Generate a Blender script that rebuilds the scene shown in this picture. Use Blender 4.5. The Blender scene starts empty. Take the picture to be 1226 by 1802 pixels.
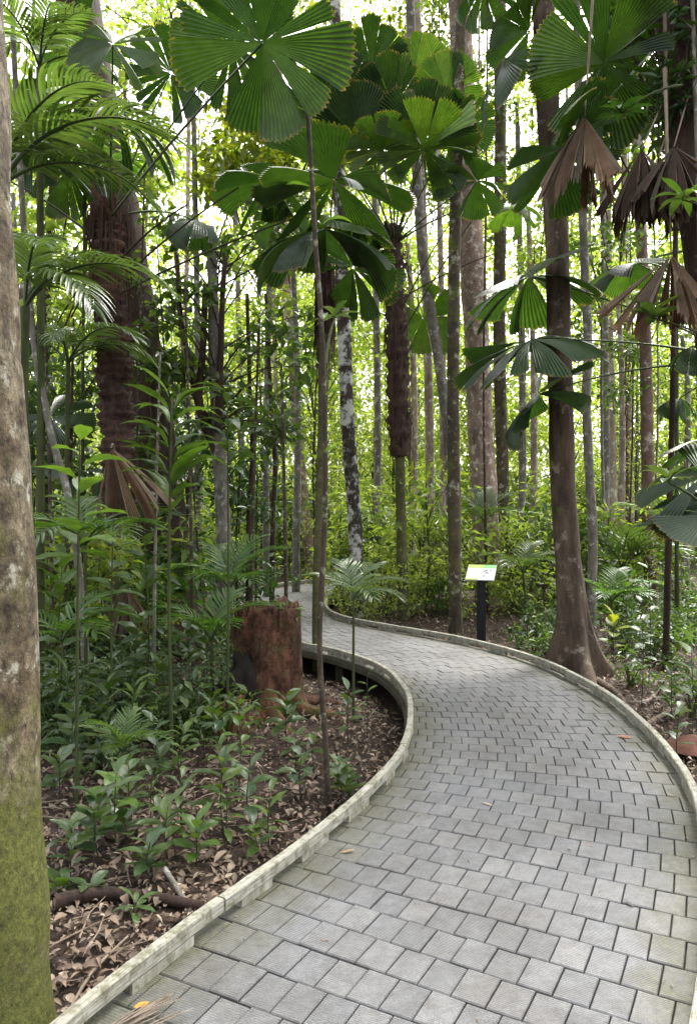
import bpy, math, random
import numpy as np
from mathutils import Vector, Matrix, noise

# ------------------------------------------------------------------ camera, sky, sun, exposure
SC = bpy.context.scene
COL = SC.collection
F, CX, CY, EYE = 1300.0, 613.0, 901.0, 1.6
cam_d = bpy.data.cameras.new('camera'); cam = bpy.data.objects.new('camera', cam_d); COL.objects.link(cam)
cam.location = (0, 0, EYE); cam.rotation_euler = (math.radians(90), 0, 0)
cam_d.sensor_fit = 'VERTICAL'; cam_d.sensor_height = 36.0; cam_d.lens = 36.0 * F / 1802.0
cam_d.clip_start = 0.05; cam_d.clip_end = 600
SC.camera = cam
SUN_EL, SUN_AZ = 58.0, 35.0          # azimuth from +Y towards +X
w = bpy.data.worlds.new('World'); SC.world = w; w.use_nodes = True
wn, wl = w.node_tree.nodes, w.node_tree.links
bg = wn['Background']
sky = wn.new('ShaderNodeTexSky'); sky.sky_type = 'NISHITA'; sky.sun_disc = False
sky.sun_elevation = math.radians(SUN_EL); sky.sun_rotation = math.radians(SUN_AZ)
sky.dust_density = 6.0; sky.air_density = 1.0; sky.ozone_density = 0.6
hs = wn.new('ShaderNodeHueSaturation'); hs.inputs['Saturation'].default_value = 0.22
wl.new(sky.outputs[0], hs.inputs['Color']); wl.new(hs.outputs[0], bg.inputs['Color'])
bg.inputs['Strength'].default_value = 0.15
sd = bpy.data.lights.new('sun', 'SUN'); sd.energy = 1.5; sd.angle = math.radians(12); sd.color = (1, .96, .88)
sun = bpy.data.objects.new('sun', sd); COL.objects.link(sun)
_d = Vector((math.sin(math.radians(SUN_AZ)) * math.cos(math.radians(SUN_EL)), math.cos(math.radians(SUN_AZ)) * math.cos(math.radians(SUN_EL)), math.sin(math.radians(SUN_EL))))
sun.rotation_euler = _d.to_track_quat('Z', 'Y').to_euler(); sun.location = _d * 60
SC.view_settings.view_transform = 'Standard'; SC.view_settings.look = 'None'
SC.view_settings.exposure = 2.45; SC.view_settings.gamma = 1.0; SC.view_settings.use_curve_mapping = False
SC.render.engine = 'CYCLES'
SC.cycles.use_denoising = True
SC.cycles.max_bounces = 8; SC.cycles.transmission_bounces = 5; SC.cycles.diffuse_bounces = 4; SC.cycles.glossy_bounces = 3

R = random.Random(11)
NP = np.random.default_rng(5)
U = R.uniform

def P(px, py, Y):
    return Vector(((px - CX) / F * Y, Y, EYE - (py - CY) / F * Y))

# ------------------------------------------------------------------ materials
def newmat(name):
    m = bpy.data.materials.new(name); m.use_nodes = True
    nt = m.node_tree; b = nt.nodes['Principled BSDF']
    return m, nt, nt.nodes, nt.links, b

def ramp(ns, stops, interp='LINEAR'):
    r = ns.new('ShaderNodeValToRGB'); r.color_ramp.interpolation = interp
    el = r.color_ramp.elements
    while len(el) < len(stops): el.new(0.5)
    for e, (p, c) in zip(el, stops):
        e.position = p; e.color = (*c, 1) if len(c) == 3 else c
    return r

def noise_node(ns, ls, vec, scale, detail=5, rough=.6):
    n = ns.new('ShaderNodeTexNoise'); n.inputs['Scale'].default_value = scale
    n.inputs['Detail'].default_value = detail; n.inputs['Roughness'].default_value = rough
    if vec is not None: ls.new(vec, n.inputs['Vector'])
    return n

def mixc(ns, ls, fac, a, b, mode='MIX'):
    m = ns.new('ShaderNodeMix'); m.data_type = 'RGBA'; m.blend_type = mode
    for s, v in ((0, fac), (6, a), (7, b)):
        if hasattr(v, 'is_output'): ls.new(v, m.inputs[s])
        else: m.inputs[s].default_value = v if s == 0 else (*v, 1)
    return m.outputs[2]

def math_n(ns, ls, op, a, b=None):
    m = ns.new('ShaderNodeMath'); m.operation = op
    for i, v in enumerate((a, b)):
        if v is None: continue
        if hasattr(v, 'is_output'): ls.new(v, m.inputs[i])
        else: m.inputs[i].default_value = v
    return m.outputs[0]

def leaf_mat(name, cols, rough=.38, trans=.42, tcol=(1.5, 1.7, .55), ribs=0, spec=.5, spots=0, tips=False):
    m, nt, ns, ls, b = newmat(name)
    geo = ns.new('ShaderNodeNewGeometry'); oi = ns.new('ShaderNodeObjectInfo')
    f = math_n(ns, ls, 'FRACT', math_n(ns, ls, 'ADD', geo.outputs['Random Per Island'], oi.outputs['Random']))
    k = len(cols)
    r = ramp(ns, [(i / (k - 1), c) for i, c in enumerate(cols)]); ls.new(f, r.inputs[0])
    tc = ns.new('ShaderNodeTexCoord')
    n = noise_node(ns, ls, tc.outputs['Object'], 6, 4)
    nr = ramp(ns, [(.3, (.68, .7, .66)), (.7, (1.22, 1.2, 1.2))]); ls.new(n.outputs[0], nr.inputs[0])
    col = mixc(ns, ls, 1.0, r.outputs[0], nr.outputs[0], 'MULTIPLY')
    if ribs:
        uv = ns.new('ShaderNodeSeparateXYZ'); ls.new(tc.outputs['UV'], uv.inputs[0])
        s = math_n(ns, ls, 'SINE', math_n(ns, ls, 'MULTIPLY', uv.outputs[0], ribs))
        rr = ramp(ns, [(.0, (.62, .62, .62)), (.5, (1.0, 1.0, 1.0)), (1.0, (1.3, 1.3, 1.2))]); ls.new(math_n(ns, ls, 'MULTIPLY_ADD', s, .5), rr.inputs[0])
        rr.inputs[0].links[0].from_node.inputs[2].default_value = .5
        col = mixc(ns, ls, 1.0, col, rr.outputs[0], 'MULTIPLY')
    if spots:
        n2 = noise_node(ns, ls, tc.outputs['Object'], spots, 3)
        sr = ramp(ns, [(.70, (0, 0, 0)), (.74, (.8, .8, .8))]); ls.new(n2.outputs[0], sr.inputs[0])
        col = mixc(ns, ls, sr.outputs[0], col, (.12, .09, .03))
    if tips:
        uv2 = ns.new('ShaderNodeSeparateXYZ'); ls.new(tc.outputs['UV'], uv2.inputs[0])
        n7 = noise_node(ns, ls, tc.outputs['Object'], 14, 4)
        tr = ramp(ns, [(.0, (0, 0, 0)), (1.0, (1, 1, 1))])
        mr_ = ns.new('ShaderNodeMapRange'); ls.new(math_n(ns, ls, 'ADD', uv2.outputs[1], math_n(ns, ls, 'MULTIPLY', n7.outputs[0], .22)), mr_.inputs[0])
        mr_.inputs[1].default_value = 1.075; mr_.inputs[2].default_value = 1.13
        col = mixc(ns, ls, mr_.outputs[0], col, (.17, .12, .05))
    ls.new(col, b.inputs['Base Color'])
    b.inputs['Roughness'].default_value = rough
    b.inputs['Specular IOR Level'].default_value = spec
    t = ns.new('ShaderNodeBsdfTranslucent')
    ls.new(mixc(ns, ls, 1.0, col, tcol, 'MULTIPLY'), t.inputs['Color'])
    mx = ns.new('ShaderNodeMixShader'); mx.inputs[0].default_value = trans
    ls.new(b.outputs[0], mx.inputs[1]); ls.new(t.outputs[0], mx.inputs[2])
    ls.new(mx.outputs[0], ns['Material Output'].inputs['Surface'])
    return m

def bark_mat(name, dark, light, lichen=(.5, .5, .44), lich=.0, moss=.0, scale=9, stretch=.25, bump=.5, mosscol=(.09, .11, .02), low_moss=False, lscale=5, pits=False):
    m, nt, ns, ls, b = newmat(name)
    tc = ns.new('ShaderNodeTexCoord')
    mp = ns.new('ShaderNodeMapping'); ls.new(tc.outputs['Object'], mp.inputs[0]); mp.inputs['Scale'].default_value = (1, 1, stretch)
    n = noise_node(ns, ls, mp.outputs[0], scale, 8, .68)
    r = ramp(ns, [(.3, dark), (.5, tuple((a + c) / 2 for a, c in zip(dark, light))), (.72, light)]); ls.new(n.outputs[0], r.inputs[0])
    col = r.outputs[0]
    big = noise_node(ns, ls, tc.outputs['Object'], 2.2, 5)
    br = ramp(ns, [(.3, (.65, .65, .65)), (.7, (1.25, 1.2, 1.15))]); ls.new(big.outputs[0], br.inputs[0])
    col = mixc(ns, ls, 1.0, col, br.outputs[0], 'MULTIPLY')
    if pits:
        np_ = noise_node(ns, ls, tc.outputs['Object'], 26, 8, .75)
        pr = ramp(ns, [(.36, (.25, .22, .2)), (.5, (1, 1, 1)), (.7, (1.3, 1.28, 1.22))]); ls.new(np_.outputs[0], pr.inputs[0])
        col = mixc(ns, ls, 1.0, col, pr.outputs[0], 'MULTIPLY')
        np2 = noise_node(ns, ls, tc.outputs['Object'], 5.5, 6, .6)
        pr2 = ramp(ns, [(.40, (.5, .45, .4)), (.52, (1, 1, 1))]); ls.new(np2.outputs[0], pr2.inputs[0])
        col = mixc(ns, ls, 1.0, col, pr2.outputs[0], 'MULTIPLY')
    if lich > 0:
        n2 = noise_node(ns, ls, tc.outputs['Object'], lscale, 9, .7)
        lr = ramp(ns, [(.62 - .22 * lich, (0, 0, 0)), (.70 - .2 * lich, (1, 1, 1))]); ls.new(n2.outputs[0], lr.inputs[0])
        col = mixc(ns, ls, lr.outputs[0], col, lichen)
    if moss > 0:
        n3 = noise_node(ns, ls, tc.outputs['Object'], 3.1, 9, .72)
        fac = n3.outputs[0]
        if low_moss:
            sx = ns.new('ShaderNodeSeparateXYZ'); ls.new(tc.outputs['Object'], sx.inputs[0])
            z = math_n(ns, ls, 'MULTIPLY', sx.outputs[2], -.16)
            fac = math_n(ns, ls, 'ADD', fac, math_n(ns, ls, 'ADD', z, .20))
        mr = ramp(ns, [(.66 - .3 * moss, (0, 0, 0)), (.78 - .25 * moss, (1, 1, 1))]); ls.new(fac, mr.inputs[0])
        n5 = noise_node(ns, ls, tc.outputs['Object'], 40, 4, .7)
        r5 = ramp(ns, [(.3, tuple(c * .45 for c in mosscol)), (.7, tuple(c * 1.5 for c in mosscol))]); ls.new(n5.outputs[0], r5.inputs[0])
        col = mixc(ns, ls, mr.outputs[0], col, r5.outputs[0])
    ls.new(col, b.inputs['Base Color']); b.inputs['Roughness'].default_value = .88
    b.inputs['Specular IOR Level'].default_value = .25
    n4 = noise_node(ns, ls, mp.outputs[0], scale * 2.2, 8, .7)
    bp = ns.new('ShaderNodeBump'); bp.inputs['Strength'].default_value = bump; bp.inputs['Distance'].default_value = .03
    ls.new(n4.outputs[0], bp.inputs['Height']); ls.new(bp.outputs[0], b.inputs['Normal'])
    return m

def plain(name, col, rough=.6, spec=.3):
    m, nt, ns, ls, b = newmat(name)
    b.inputs['Base Color'].default_value = (*col, 1); b.inputs['Roughness'].default_value = rough; b.inputs['Specular IOR Level'].default_value = spec
    return m

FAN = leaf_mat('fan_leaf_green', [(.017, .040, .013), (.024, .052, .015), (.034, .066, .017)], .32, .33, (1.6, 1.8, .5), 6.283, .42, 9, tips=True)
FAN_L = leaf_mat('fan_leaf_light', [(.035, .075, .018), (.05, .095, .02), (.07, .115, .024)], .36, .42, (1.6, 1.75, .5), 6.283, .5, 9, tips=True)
FAN_Y = leaf_mat('fan_leaf_yellowing', [(.14, .16, .02), (.11, .15, .02)], .45, .5, (1.5, 1.5, .4), 0, .4, 7)
FAN_D = leaf_mat('fan_leaf_dead', [(.13, .078, .05), (.27, .20, .14), (.17, .105, .07), (.25, .22, .18), (.16, .09, .055)], .75, .15, (1.4, 1, .7), 6.283, .25)
FAN_DD = leaf_mat('fan_leaf_dead_dark', [(.045, .03, .023), (.10, .068, .05), (.065, .045, .034), (.12, .10, .08)], .8, .12, (1.4, 1, .7), 6.283, .2)
LEAF_BG = leaf_mat('leaf_sunlit_green', [(.15, .22, .045), (.23, .29, .07), (.33, .37, .12), (.19, .26, .055)], .45, .55, (1.65, 1.65, .7), 0, .4)  # sunlit brightness of the background foliage put into the leaf colour
LEAF_BG2 = leaf_mat('leaf_fresh_sunlit', [(.095, .16, .03), (.16, .225, .045), (.24, .29, .08)], .42, .55, (1.7, 1.7, .65), 0, .4)  # fresh green, raised further to put background sunlight into the colour
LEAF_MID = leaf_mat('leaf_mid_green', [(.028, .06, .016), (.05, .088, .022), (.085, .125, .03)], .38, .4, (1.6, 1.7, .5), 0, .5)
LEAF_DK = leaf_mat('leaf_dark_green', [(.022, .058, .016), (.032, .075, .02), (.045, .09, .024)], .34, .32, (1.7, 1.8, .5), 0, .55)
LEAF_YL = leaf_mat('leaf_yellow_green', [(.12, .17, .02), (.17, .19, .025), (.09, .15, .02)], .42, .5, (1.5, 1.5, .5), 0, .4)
HERB = leaf_mat('herb_leaf_deep', [(.03, .066, .026), (.048, .085, .03), (.075, .11, .035), (.055, .09, .045)], .36, .3, (1.5, 1.6, .5), 0, .55)
HERB_L = leaf_mat('herb_leaf_bright', [(.07, .13, .025), (.10, .165, .035), (.06, .11, .025), (.085, .13, .05)], .4, .42, (1.4, 1.5, .5), 0, .45)
FROND = leaf_mat('frond_green', [(.045, .105, .02), (.075, .14, .026)], .36, .4, (1.6, 1.7, .5), 0, .5)
FROND_P = leaf_mat('frond_pale', [(.06, .105, .035), (.095, .145, .05), (.075, .11, .045)], .28, .36, (1.4, 1.5, .5), 0, .6)
LITTER = leaf_mat('dead_leaf_litter', [(.04, .025, .018), (.12, .08, .055), (.20, .145, .10), (.06, .04, .028), (.34, .27, .20), (.12, .068, .045), (.08, .056, .041), (.26, .20, .15), (.15, .105, .075)], .6, .1, (1.3, 1, .7), 0, .35)
STEM = bark_mat('stem_green', (.025, .035, .012), (.07, .085, .03), scale=12)
PETI = plain('petiole_green', (.035, .06, .018), .45)
PETI_D = plain('petiole_dark', (.03, .028, .016), .6)
PETI_B = bark_mat('petiole_dry', (.12, .09, .06), (.3, .25, .2), scale=20)
BARK_RED = bark_mat('bark_reddish', (.05, .033, .025), (.18, .125, .095), (.33, .29, .24), .35, 0, 10, .3)
BARK_DK = bark_mat('bark_dark_red', (.014, .010, .008), (.07, .043, .032), (.12, .1, .07), .15, .1, 8, .18, .7)
BARK_LICH = bark_mat('bark_white_lichen', (.02, .017, .014), (.075, .06, .045), (.5, .5, .46), .62, 0, 9, .5, lscale=4.5)
BARK_PALE = bark_mat('bark_pale', (.13, .1, .075), (.36, .3, .24), (.48, .46, .4), .4, .15, 9, .35, lscale=7)
BARK_PINK = bark_mat('bark_pinkish', (.10, .07, .055), (.30, .225, .18), (.45, .40, .34), .42, .08, 9, .4, lscale=8)
BARK_MOSS = bark_mat('bark_mossy', (.026, .02, .014), (.10, .08, .055), (.3, .3, .22), .3, .5, 9, .35, lscale=7)
BARK_POLE = bark_mat('bark_pole', (.018, .014, .01), (.075, .058, .04), (.2, .2, .15), .25, .3, 14, .5, lscale=12)
BARK_GREY = bark_mat('bark_grey', (.07, .065, .055), (.2, .19, .16), (.35, .35, .32), .35, .25, 14, .4, lscale=9)
BARK_NEAR = bark_mat('bark_near', (.05, .04, .026), (.30, .255, .17), (.36, .35, .28), .24, .80, 16, .8, 1.0, (.095, .10, .022), True, 11, pits=True)
BARK_BUT = bark_mat('bark_buttress', (.026, .020, .014), (.125, .092, .064), (.22, .19, .15), .22, .22, 10, .22, .9)
FIBRE = bark_mat('palm_fibre', (.04, .023, .017), (.25, .145, .10), scale=14, stretch=2.5, bump=.9)
FIBRE_D = bark_mat('palm_fibre_dark', (.018, .012, .01), (.10, .06, .045), scale=16, stretch=.2, bump=.9)
PALMSTEM = bark_mat('palm_stem', (.04, .045, .02), (.12, .12, .055), (.2, .19, .12), .2, .35, 9, 1.5)
STUMPM = bark_mat('stump_rotten', (.016, .010, .007), (.185, .085, .05), (.10, .078, .035), .28, .5, 9, .4, 1.0, (.065, .058, .014), False, 5, pits=True)
STUMPB = bark_mat('stump_burnt', (.006, .005, .004), (.03, .022, .018), scale=10, bump=.9)
ROT = bark_mat('rotten_wood', (.08, .04, .016), (.34, .2, .09), scale=12, stretch=.2, bump=.9)
SOIL = bark_mat('forest_soil', (.017, .012, .009), (.06, .04, .028), scale=14, stretch=1, bump=.8)
WOODDK = bark_mat('deck_timber_dark', (.03, .028, .02), (.09, .082, .058), scale=10)

def tile_mat():
    m, nt, ns, ls, b = newmat('grey_tile')
    tc = ns.new('ShaderNodeTexCoord'); oi = ns.new('ShaderNodeObjectInfo'); geo = ns.new('ShaderNodeNewGeometry')
    f = math_n(ns, ls, 'FRACT', math_n(ns, ls, 'ADD', geo.outputs['Random Per Island'], oi.outputs['Random']))
    r = ramp(ns, [(0, (.113, .114, .117)), (.5, (.127, .127, .129)), (1, (.145, .144, .142))]); ls.new(f, r.inputs[0])
    pos = geo.outputs['Position']
    n = noise_node(ns, ls, pos, 14, 9, .78)
    nr = ramp(ns, [(.34, (.72, .71, .69)), (.5, (1, 1, 1)), (.66, (1.26, 1.26, 1.26))]); ls.new(n.outputs[0], nr.inputs[0])
    col = mixc(ns, ls, 1, r.outputs[0], nr.outputs[0], 'MULTIPLY')
    nf = noise_node(ns, ls, pos, 130, 4, .7)
    nfr = ramp(ns, [(.36, (.66, .66, .66)), (.66, (1.2, 1.2, 1.2))]); ls.new(nf.outputs[0], nfr.inputs[0])
    col = mixc(ns, ls, .7, col, mixc(ns, ls, 1, col, nfr.outputs[0], 'MULTIPLY'))
    uv = ns.new('ShaderNodeSeparateXYZ'); ls.new(tc.outputs['UV'], uv.inputs[0])
    rib = math_n(ns, ls, 'SINE', math_n(ns, ls, 'MULTIPLY', uv.outputs[1], 2 * math.pi * 17))
    rr = ramp(ns, [(0, (.72, .72, .72)), (.45, (1, 1, 1)), (1, (1.06, 1.06, 1.06))])
    ma = math_n(ns, ls, 'MULTIPLY_ADD', rib, .5); ma.node.inputs[2].default_value = .5; ls.new(ma, rr.inputs[0])
    col = mixc(ns, ls, .65, col, mixc(ns, ls, 1, col, rr.outputs[0], 'MULTIPLY'))
    nd = noise_node(ns, ls, pos, 23, 3, .5)
    dr = ramp(ns, [(.70, (0, 0, 0)), (.74, (1, 1, 1))]); ls.new(nd.outputs[0], dr.inputs[0])
    col = mixc(ns, ls, math_n(ns, ls, 'MULTIPLY', dr.outputs[0], .7), col, (.06, .055, .045))
    ng = noise_node(ns, ls, pos, 1.3, 6, .65)
    gr = ramp(ns, [(.38, (.78, .76, .72)), (.55, (1, 1, 1)), (.7, (1.1, 1.1, 1.1))]); ls.new(ng.outputs[0], gr.inputs[0])
    col = mixc(ns, ls, 1, col, gr.outputs[0], 'MULTIPLY')
    ed = ns.new('ShaderNodeAttribute'); ed.attribute_name = 'edge'
    mn = noise_node(ns, ls, pos, 5, 8, .7)
    mf = math_n(ns, ls, 'ADD', math_n(ns, ls, 'MULTIPLY', ed.outputs['Fac'], 1.0), math_n(ns, ls, 'MULTIPLY', mn.outputs[0], .9))
    mr = ramp(ns, [(.98, (0, 0, 0)), (1.0, (1, 1, 1))])
    mf2 = math_n(ns, ls, 'MULTIPLY', mf, 1.0)
    mr = ramp(ns, [(.0, (0, 0, 0)), (1.0, (1, 1, 1))])
    sub = ns.new('ShaderNodeMapRange'); ls.new(mf2, sub.inputs[0]); sub.inputs[1].default_value = 1.06; sub.inputs[2].default_value = 1.45; sub.inputs[3].default_value = 0; sub.inputs[4].default_value = .9
    n6 = noise_node(ns, ls, pos, 30, 5, .7)
    r6 = ramp(ns, [(.3, (.03, .028, .018)), (.55, (.07, .07, .036)), (.75, (.13, .13, .09))]); ls.new(n6.outputs[0], r6.inputs[0])
    col = mixc(ns, ls, sub.outputs[0], col, r6.outputs[0])
    ls.new(col, b.inputs['Base Color']); b.inputs['Roughness'].default_value = .62; b.inputs['Specular IOR Level'].default_value = .4
    bp = ns.new('ShaderNodeBump'); bp.inputs['Strength'].default_value = .55; bp.inputs['Distance'].default_value = .003
    ls.new(math_n(ns, ls, 'ADD', ma, nf.outputs[0]), bp.inputs['Height']); ls.new(bp.outputs[0], b.inputs['Normal'])
    return m
TILE = tile_mat()

def rail_mat():
    m, nt, ns, ls, b = newmat('weathered_timber')
    geo = ns.new('ShaderNodeNewGeometry'); pos = geo.outputs['Position']
    tc = ns.new('ShaderNodeTexCoord')
    mp = ns.new('ShaderNodeMapping'); ls.new(tc.outputs['UV'], mp.inputs[0]); mp.inputs['Scale'].default_value = (3, 40, 1)
    n = noise_node(ns, ls, mp.outputs[0], 3, 8, .7)
    r = ramp(ns, [(.3, (.10, .095, .07)), (.47, (.23, .22, .175)), (.68, (.42, .41, .36))]); ls.new(n.outputs[0], r.inputs[0])
    n2 = noise_node(ns, ls, pos, 17, 9, .75)
    r2 = ramp(ns, [(.48, (0, 0, 0)), (.60, (1, 1, 1))]); ls.new(n2.outputs[0], r2.inputs[0])
    n3 = noise_node(ns, ls, pos, 60, 4, .7)
    r3 = ramp(ns, [(.3, (.05, .05, .03)), (.7, (.16, .155, .09))]); ls.new(n3.outputs[0], r3.inputs[0])
    col = mixc(ns, ls, math_n(ns, ls, 'MULTIPLY', r2.outputs[0], .85), r.outputs[0], r3.outputs[0])
    ls.new(col, b.inputs['Base Color']); b.inputs['Roughness'].default_value = .8; b.inputs['Specular IOR Level'].default_value = .3
    bp = ns.new('ShaderNodeBump'); bp.inputs['Strength'].default_value = .5; bp.inputs['Distance'].default_value = .006
    ls.new(n.outputs[0], bp.inputs['Height']); ls.new(bp.outputs[0], b.inputs['Normal'])
    return m
RAIL = rail_mat()

# ------------------------------------------------------------------ object helpers
def ob(name, me, mat=None, parent=None, M=None):
    o = bpy.data.objects.new(name, me); COL.objects.link(o)
    if mat is not None and not me.materials: me.materials.append(mat)
    if parent is not None: o.parent = parent
    if M is not None: o.matrix_basis = M
    return o

def tag(o, label=None, cat=None, group=None, kind=None):
    if label: o['label'] = label
    if cat: o['category'] = cat
    if group: o['group'] = group
    if kind: o['kind'] = kind
    return o

def thing(name, label, cat, loc=(0, 0, 0), group=None):
    o = bpy.data.objects.new(name, None); COL.objects.link(o); o.location = loc; o.empty_display_size = .2
    return tag(o, label, cat, group)

def mesh(name, V, Fs, smooth=True, uv=None, attr=None):
    V = np.asarray(V, dtype=np.float32).reshape(-1, 3)
    me = bpy.data.meshes.new(name)
    if isinstance(Fs, np.ndarray):
        n, k = Fs.shape
        me.vertices.add(len(V)); me.vertices.foreach_set('co', V.ravel())
        me.loops.add(n * k); me.loops.foreach_set('vertex_index', Fs.astype(np.int32).ravel())
        me.polygons.add(n); me.polygons.foreach_set('loop_start', np.arange(0, n * k, k, dtype=np.int32))
        me.update(calc_edges=True)
    else:
        me.from_pydata(V.tolist(), [], Fs)
    if smooth: me.polygons.foreach_set('use_smooth', np.ones(len(me.polygons), dtype=bool))
    if uv is not None:
        l = me.uv_layers.new(name='UVMap'); idx = np.zeros(len(me.loops), dtype=np.int32); me.loops.foreach_get('vertex_index', idx)
        l.data.foreach_set('uv', np.asarray(uv, dtype=np.float32)[idx].ravel())
    if attr is not None:
        a = me.attributes.new('edge', 'FLOAT', 'POINT'); a.data.foreach_set('value', np.asarray(attr, dtype=np.float32))
    me.update()
    return me

class MB:
    def __init__(s): s.V = []; s.F = []; s.uv = []
    def add(s, V, Fs):
        o = len(s.V); s.V += [tuple(v) for v in V]; s.F += [tuple(i + o for i in f) for f in Fs]
    def box(s, c, sx, sy, sz, M=None):
        V = [Vector((x * sx / 2, y * sy / 2, z * sz / 2)) for x in (-1, 1) for y in (-1, 1) for z in (-1, 1)]
        V = [(M @ v if M else v) + Vector(c) for v in V]
        s.add(V, [(0, 1, 3, 2), (4, 6, 7, 5), (0, 4, 5, 1), (2, 3, 7, 6), (0, 2, 6, 4), (1, 5, 7, 3)])
    def build(s, name, mat, parent=None, base=None, smooth=False):
        V = np.array(s.V, dtype=np.float32).reshape(-1, 3)
        if base is not None: V = V - np.array(base, dtype=np.float32)
        return ob(name, mesh(name, V, s.F, smooth), mat, parent)

def crom(pts, n):
    """Catmull-Rom resample of a list of tuples (any dimension)"""
    p = [np.array(q, dtype=float) for q in pts]
    p = [2 * p[0] - p[1]] + p + [2 * p[-1] - p[-2]]
    out = []; k = len(p) - 3
    for i in range(n):
        t = i / (n - 1) * k; j = min(int(t), k - 1); t -= j
        a, b, c, d = p[j:j + 4]
        out.append(.5 * ((2 * b) + (c - a) * t + (2 * a - 5 * b + 4 * c - d) * t * t + (3 * b - a - 3 * c + d) * t ** 3))
    return out

def tube(pts, sides=8, lump=0.0, lf=3.0, flare=None, seed=0, cap=True, ridge=0):
    """pts: rows of (x,y,z,r) -> V, F. flare=(height, amount, lobes)"""
    V = []; Fs = []; n = len(pts)
    ref = Vector((1, 0, 0))
    for i, q in enumerate(pts):
        p = Vector(q[:3]); a = Vector(pts[max(0, i - 1)][:3]); b = Vector(pts[min(n - 1, i + 1)][:3])
        t = (b - a).normalized()
        x = (ref - t * ref.dot(t))
        if x.length < .05: x = Vector((0, 1, 0)) - t * t.y
        x.normalize(); ref = x
        y = t.cross(x)
        h = p.z - pts[0][2]
        for k in range(sides):
            th = 2 * math.pi * k / sides
            r = q[3]
            d = x * math.cos(th) + y * math.sin(th)
            if lump: r *= 1 + lump * noise.noise(Vector((d.x * 1.6, d.y * 1.6, p.z * lf)) + Vector((seed * 7.3, seed * 1.7, 0))) * 1.6
            if ridge: r *= 1 + ridge * (((i * 7) % 3) - 1)
            if flare:
                fh, am, lo = flare
                e = math.exp(-h / fh)
                r *= 1 + am * e * (.16 + .84 * (.5 + .5 * math.cos(lo * th + seed + .7 * math.sin(th * 2 + seed))) ** 2.6)
            V.append(p + d * r)
    for i in range(n - 1):
        for k in range(sides):
            k2 = (k + 1) % sides
            Fs.append((i * sides + k, i * sides + k2, (i + 1) * sides + k2, (i + 1) * sides + k))
    if cap:
        V.append(Vector(pts[-1][:3])); c = len(V) - 1; o = (n - 1) * sides
        for k in range(sides): Fs.append((o + k, o + (k + 1) % sides, c))
    return V, Fs

def tube_ob(name, pts, mat, parent=None, base=(0, 0, 0), n=None, **kw):
    q = crom(pts, n) if n else pts
    V, Fs = tube(q, **kw)
    V = np.array([tuple(v) for v in V]) - np.array(base)
    return ob(name, mesh(name, V, Fs), mat, parent)

# ------------------------------------------------------------------ boardwalk line
CEN = [(-.42, -2.2), (-.42, -.6), (-.38, .7), (-.16, 1.65), (.12, 2.28), (.52, 3.0), (.92, 3.85), (1.17, 4.6), (1.30, 5.43), (1.33, 6.4), (1.13, 7.55), (.62, 8.55), (-.02, 9.3), (-.62, 10.05),
       (-1.05, 11.0), (-1.22, 12.2), (-1.2, 13.5), (-.95, 14.8), (-.3, 15.95), (.8, 16.7), (2.3, 17.1), (4.2, 17.2), (7, 17.0)]
_c = np.array(crom(CEN, 1600))
_s = np.concatenate([[0], np.cumsum(np.linalg.norm(np.diff(_c, axis=0), axis=1))])
LEN = _s[-1]
def cl(s):
    p = np.array([np.interp(s, _s, _c[:, 0]), np.interp(s, _s, _c[:, 1])])
    q = np.array([np.interp(s + .15, _s, _c[:, 0]), np.interp(s + .15, _s, _c[:, 1])]); o = np.array([np.interp(s - .15, _s, _c[:, 0]), np.interp(s - .15, _s, _c[:, 1])])
    d = (q - o); d /= np.linalg.norm(d)
    return p, d, np.array([d[1], -d[0]])           # point, direction, right-hand side
def dwalk(x, y): return float(np.min(np.hypot(_c[:, 0] - x, _c[:, 1] - y)))
HW = .87

def gz(x, y):
    d = min(dwalk(x, y), 3.0)
    g = -.21 + .05 * noise.noise(Vector((x * .6, y * .6, 0))) + .025 * noise.noise(Vector((x * 2, y * 2, 4)))
    if d < 1.15: g -= .12 * (1 - max(0, d - .75) / .4) if d > .75 else .12
    if y > 9: g += .018 * (y - 9) if y < 20 else .2
    return g
# ground sheet: fine near the camera, coarse to the horizon
def ground():
    xs = np.unique(np.concatenate([np.linspace(-250, -14, 14), np.linspace(-14, -6, 18), np.linspace(-6, 6, 90), np.linspace(6, 14, 18), np.linspace(14, 250, 14)]))
    ys = np.unique(np.concatenate([np.linspace(-60, -3, 10), np.linspace(-3, 13, 120), np.linspace(13, 30, 40), np.linspace(30, 400, 16)]))
    V = [(x, y, gz(x, y)) for y in ys for x in xs]
    nx = len(xs)
    Fs = np.array([(j * nx + i, j * nx + i + 1, (j + 1) * nx + i + 1, (j + 1) * nx + i) for j in range(len(ys) - 1) for i in range(nx - 1)])
    o = ob('ground', mesh('ground', V, Fs), SOIL); tag(o, 'dark brown forest floor soil under the fallen leaves', kind='structure')
ground()

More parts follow.
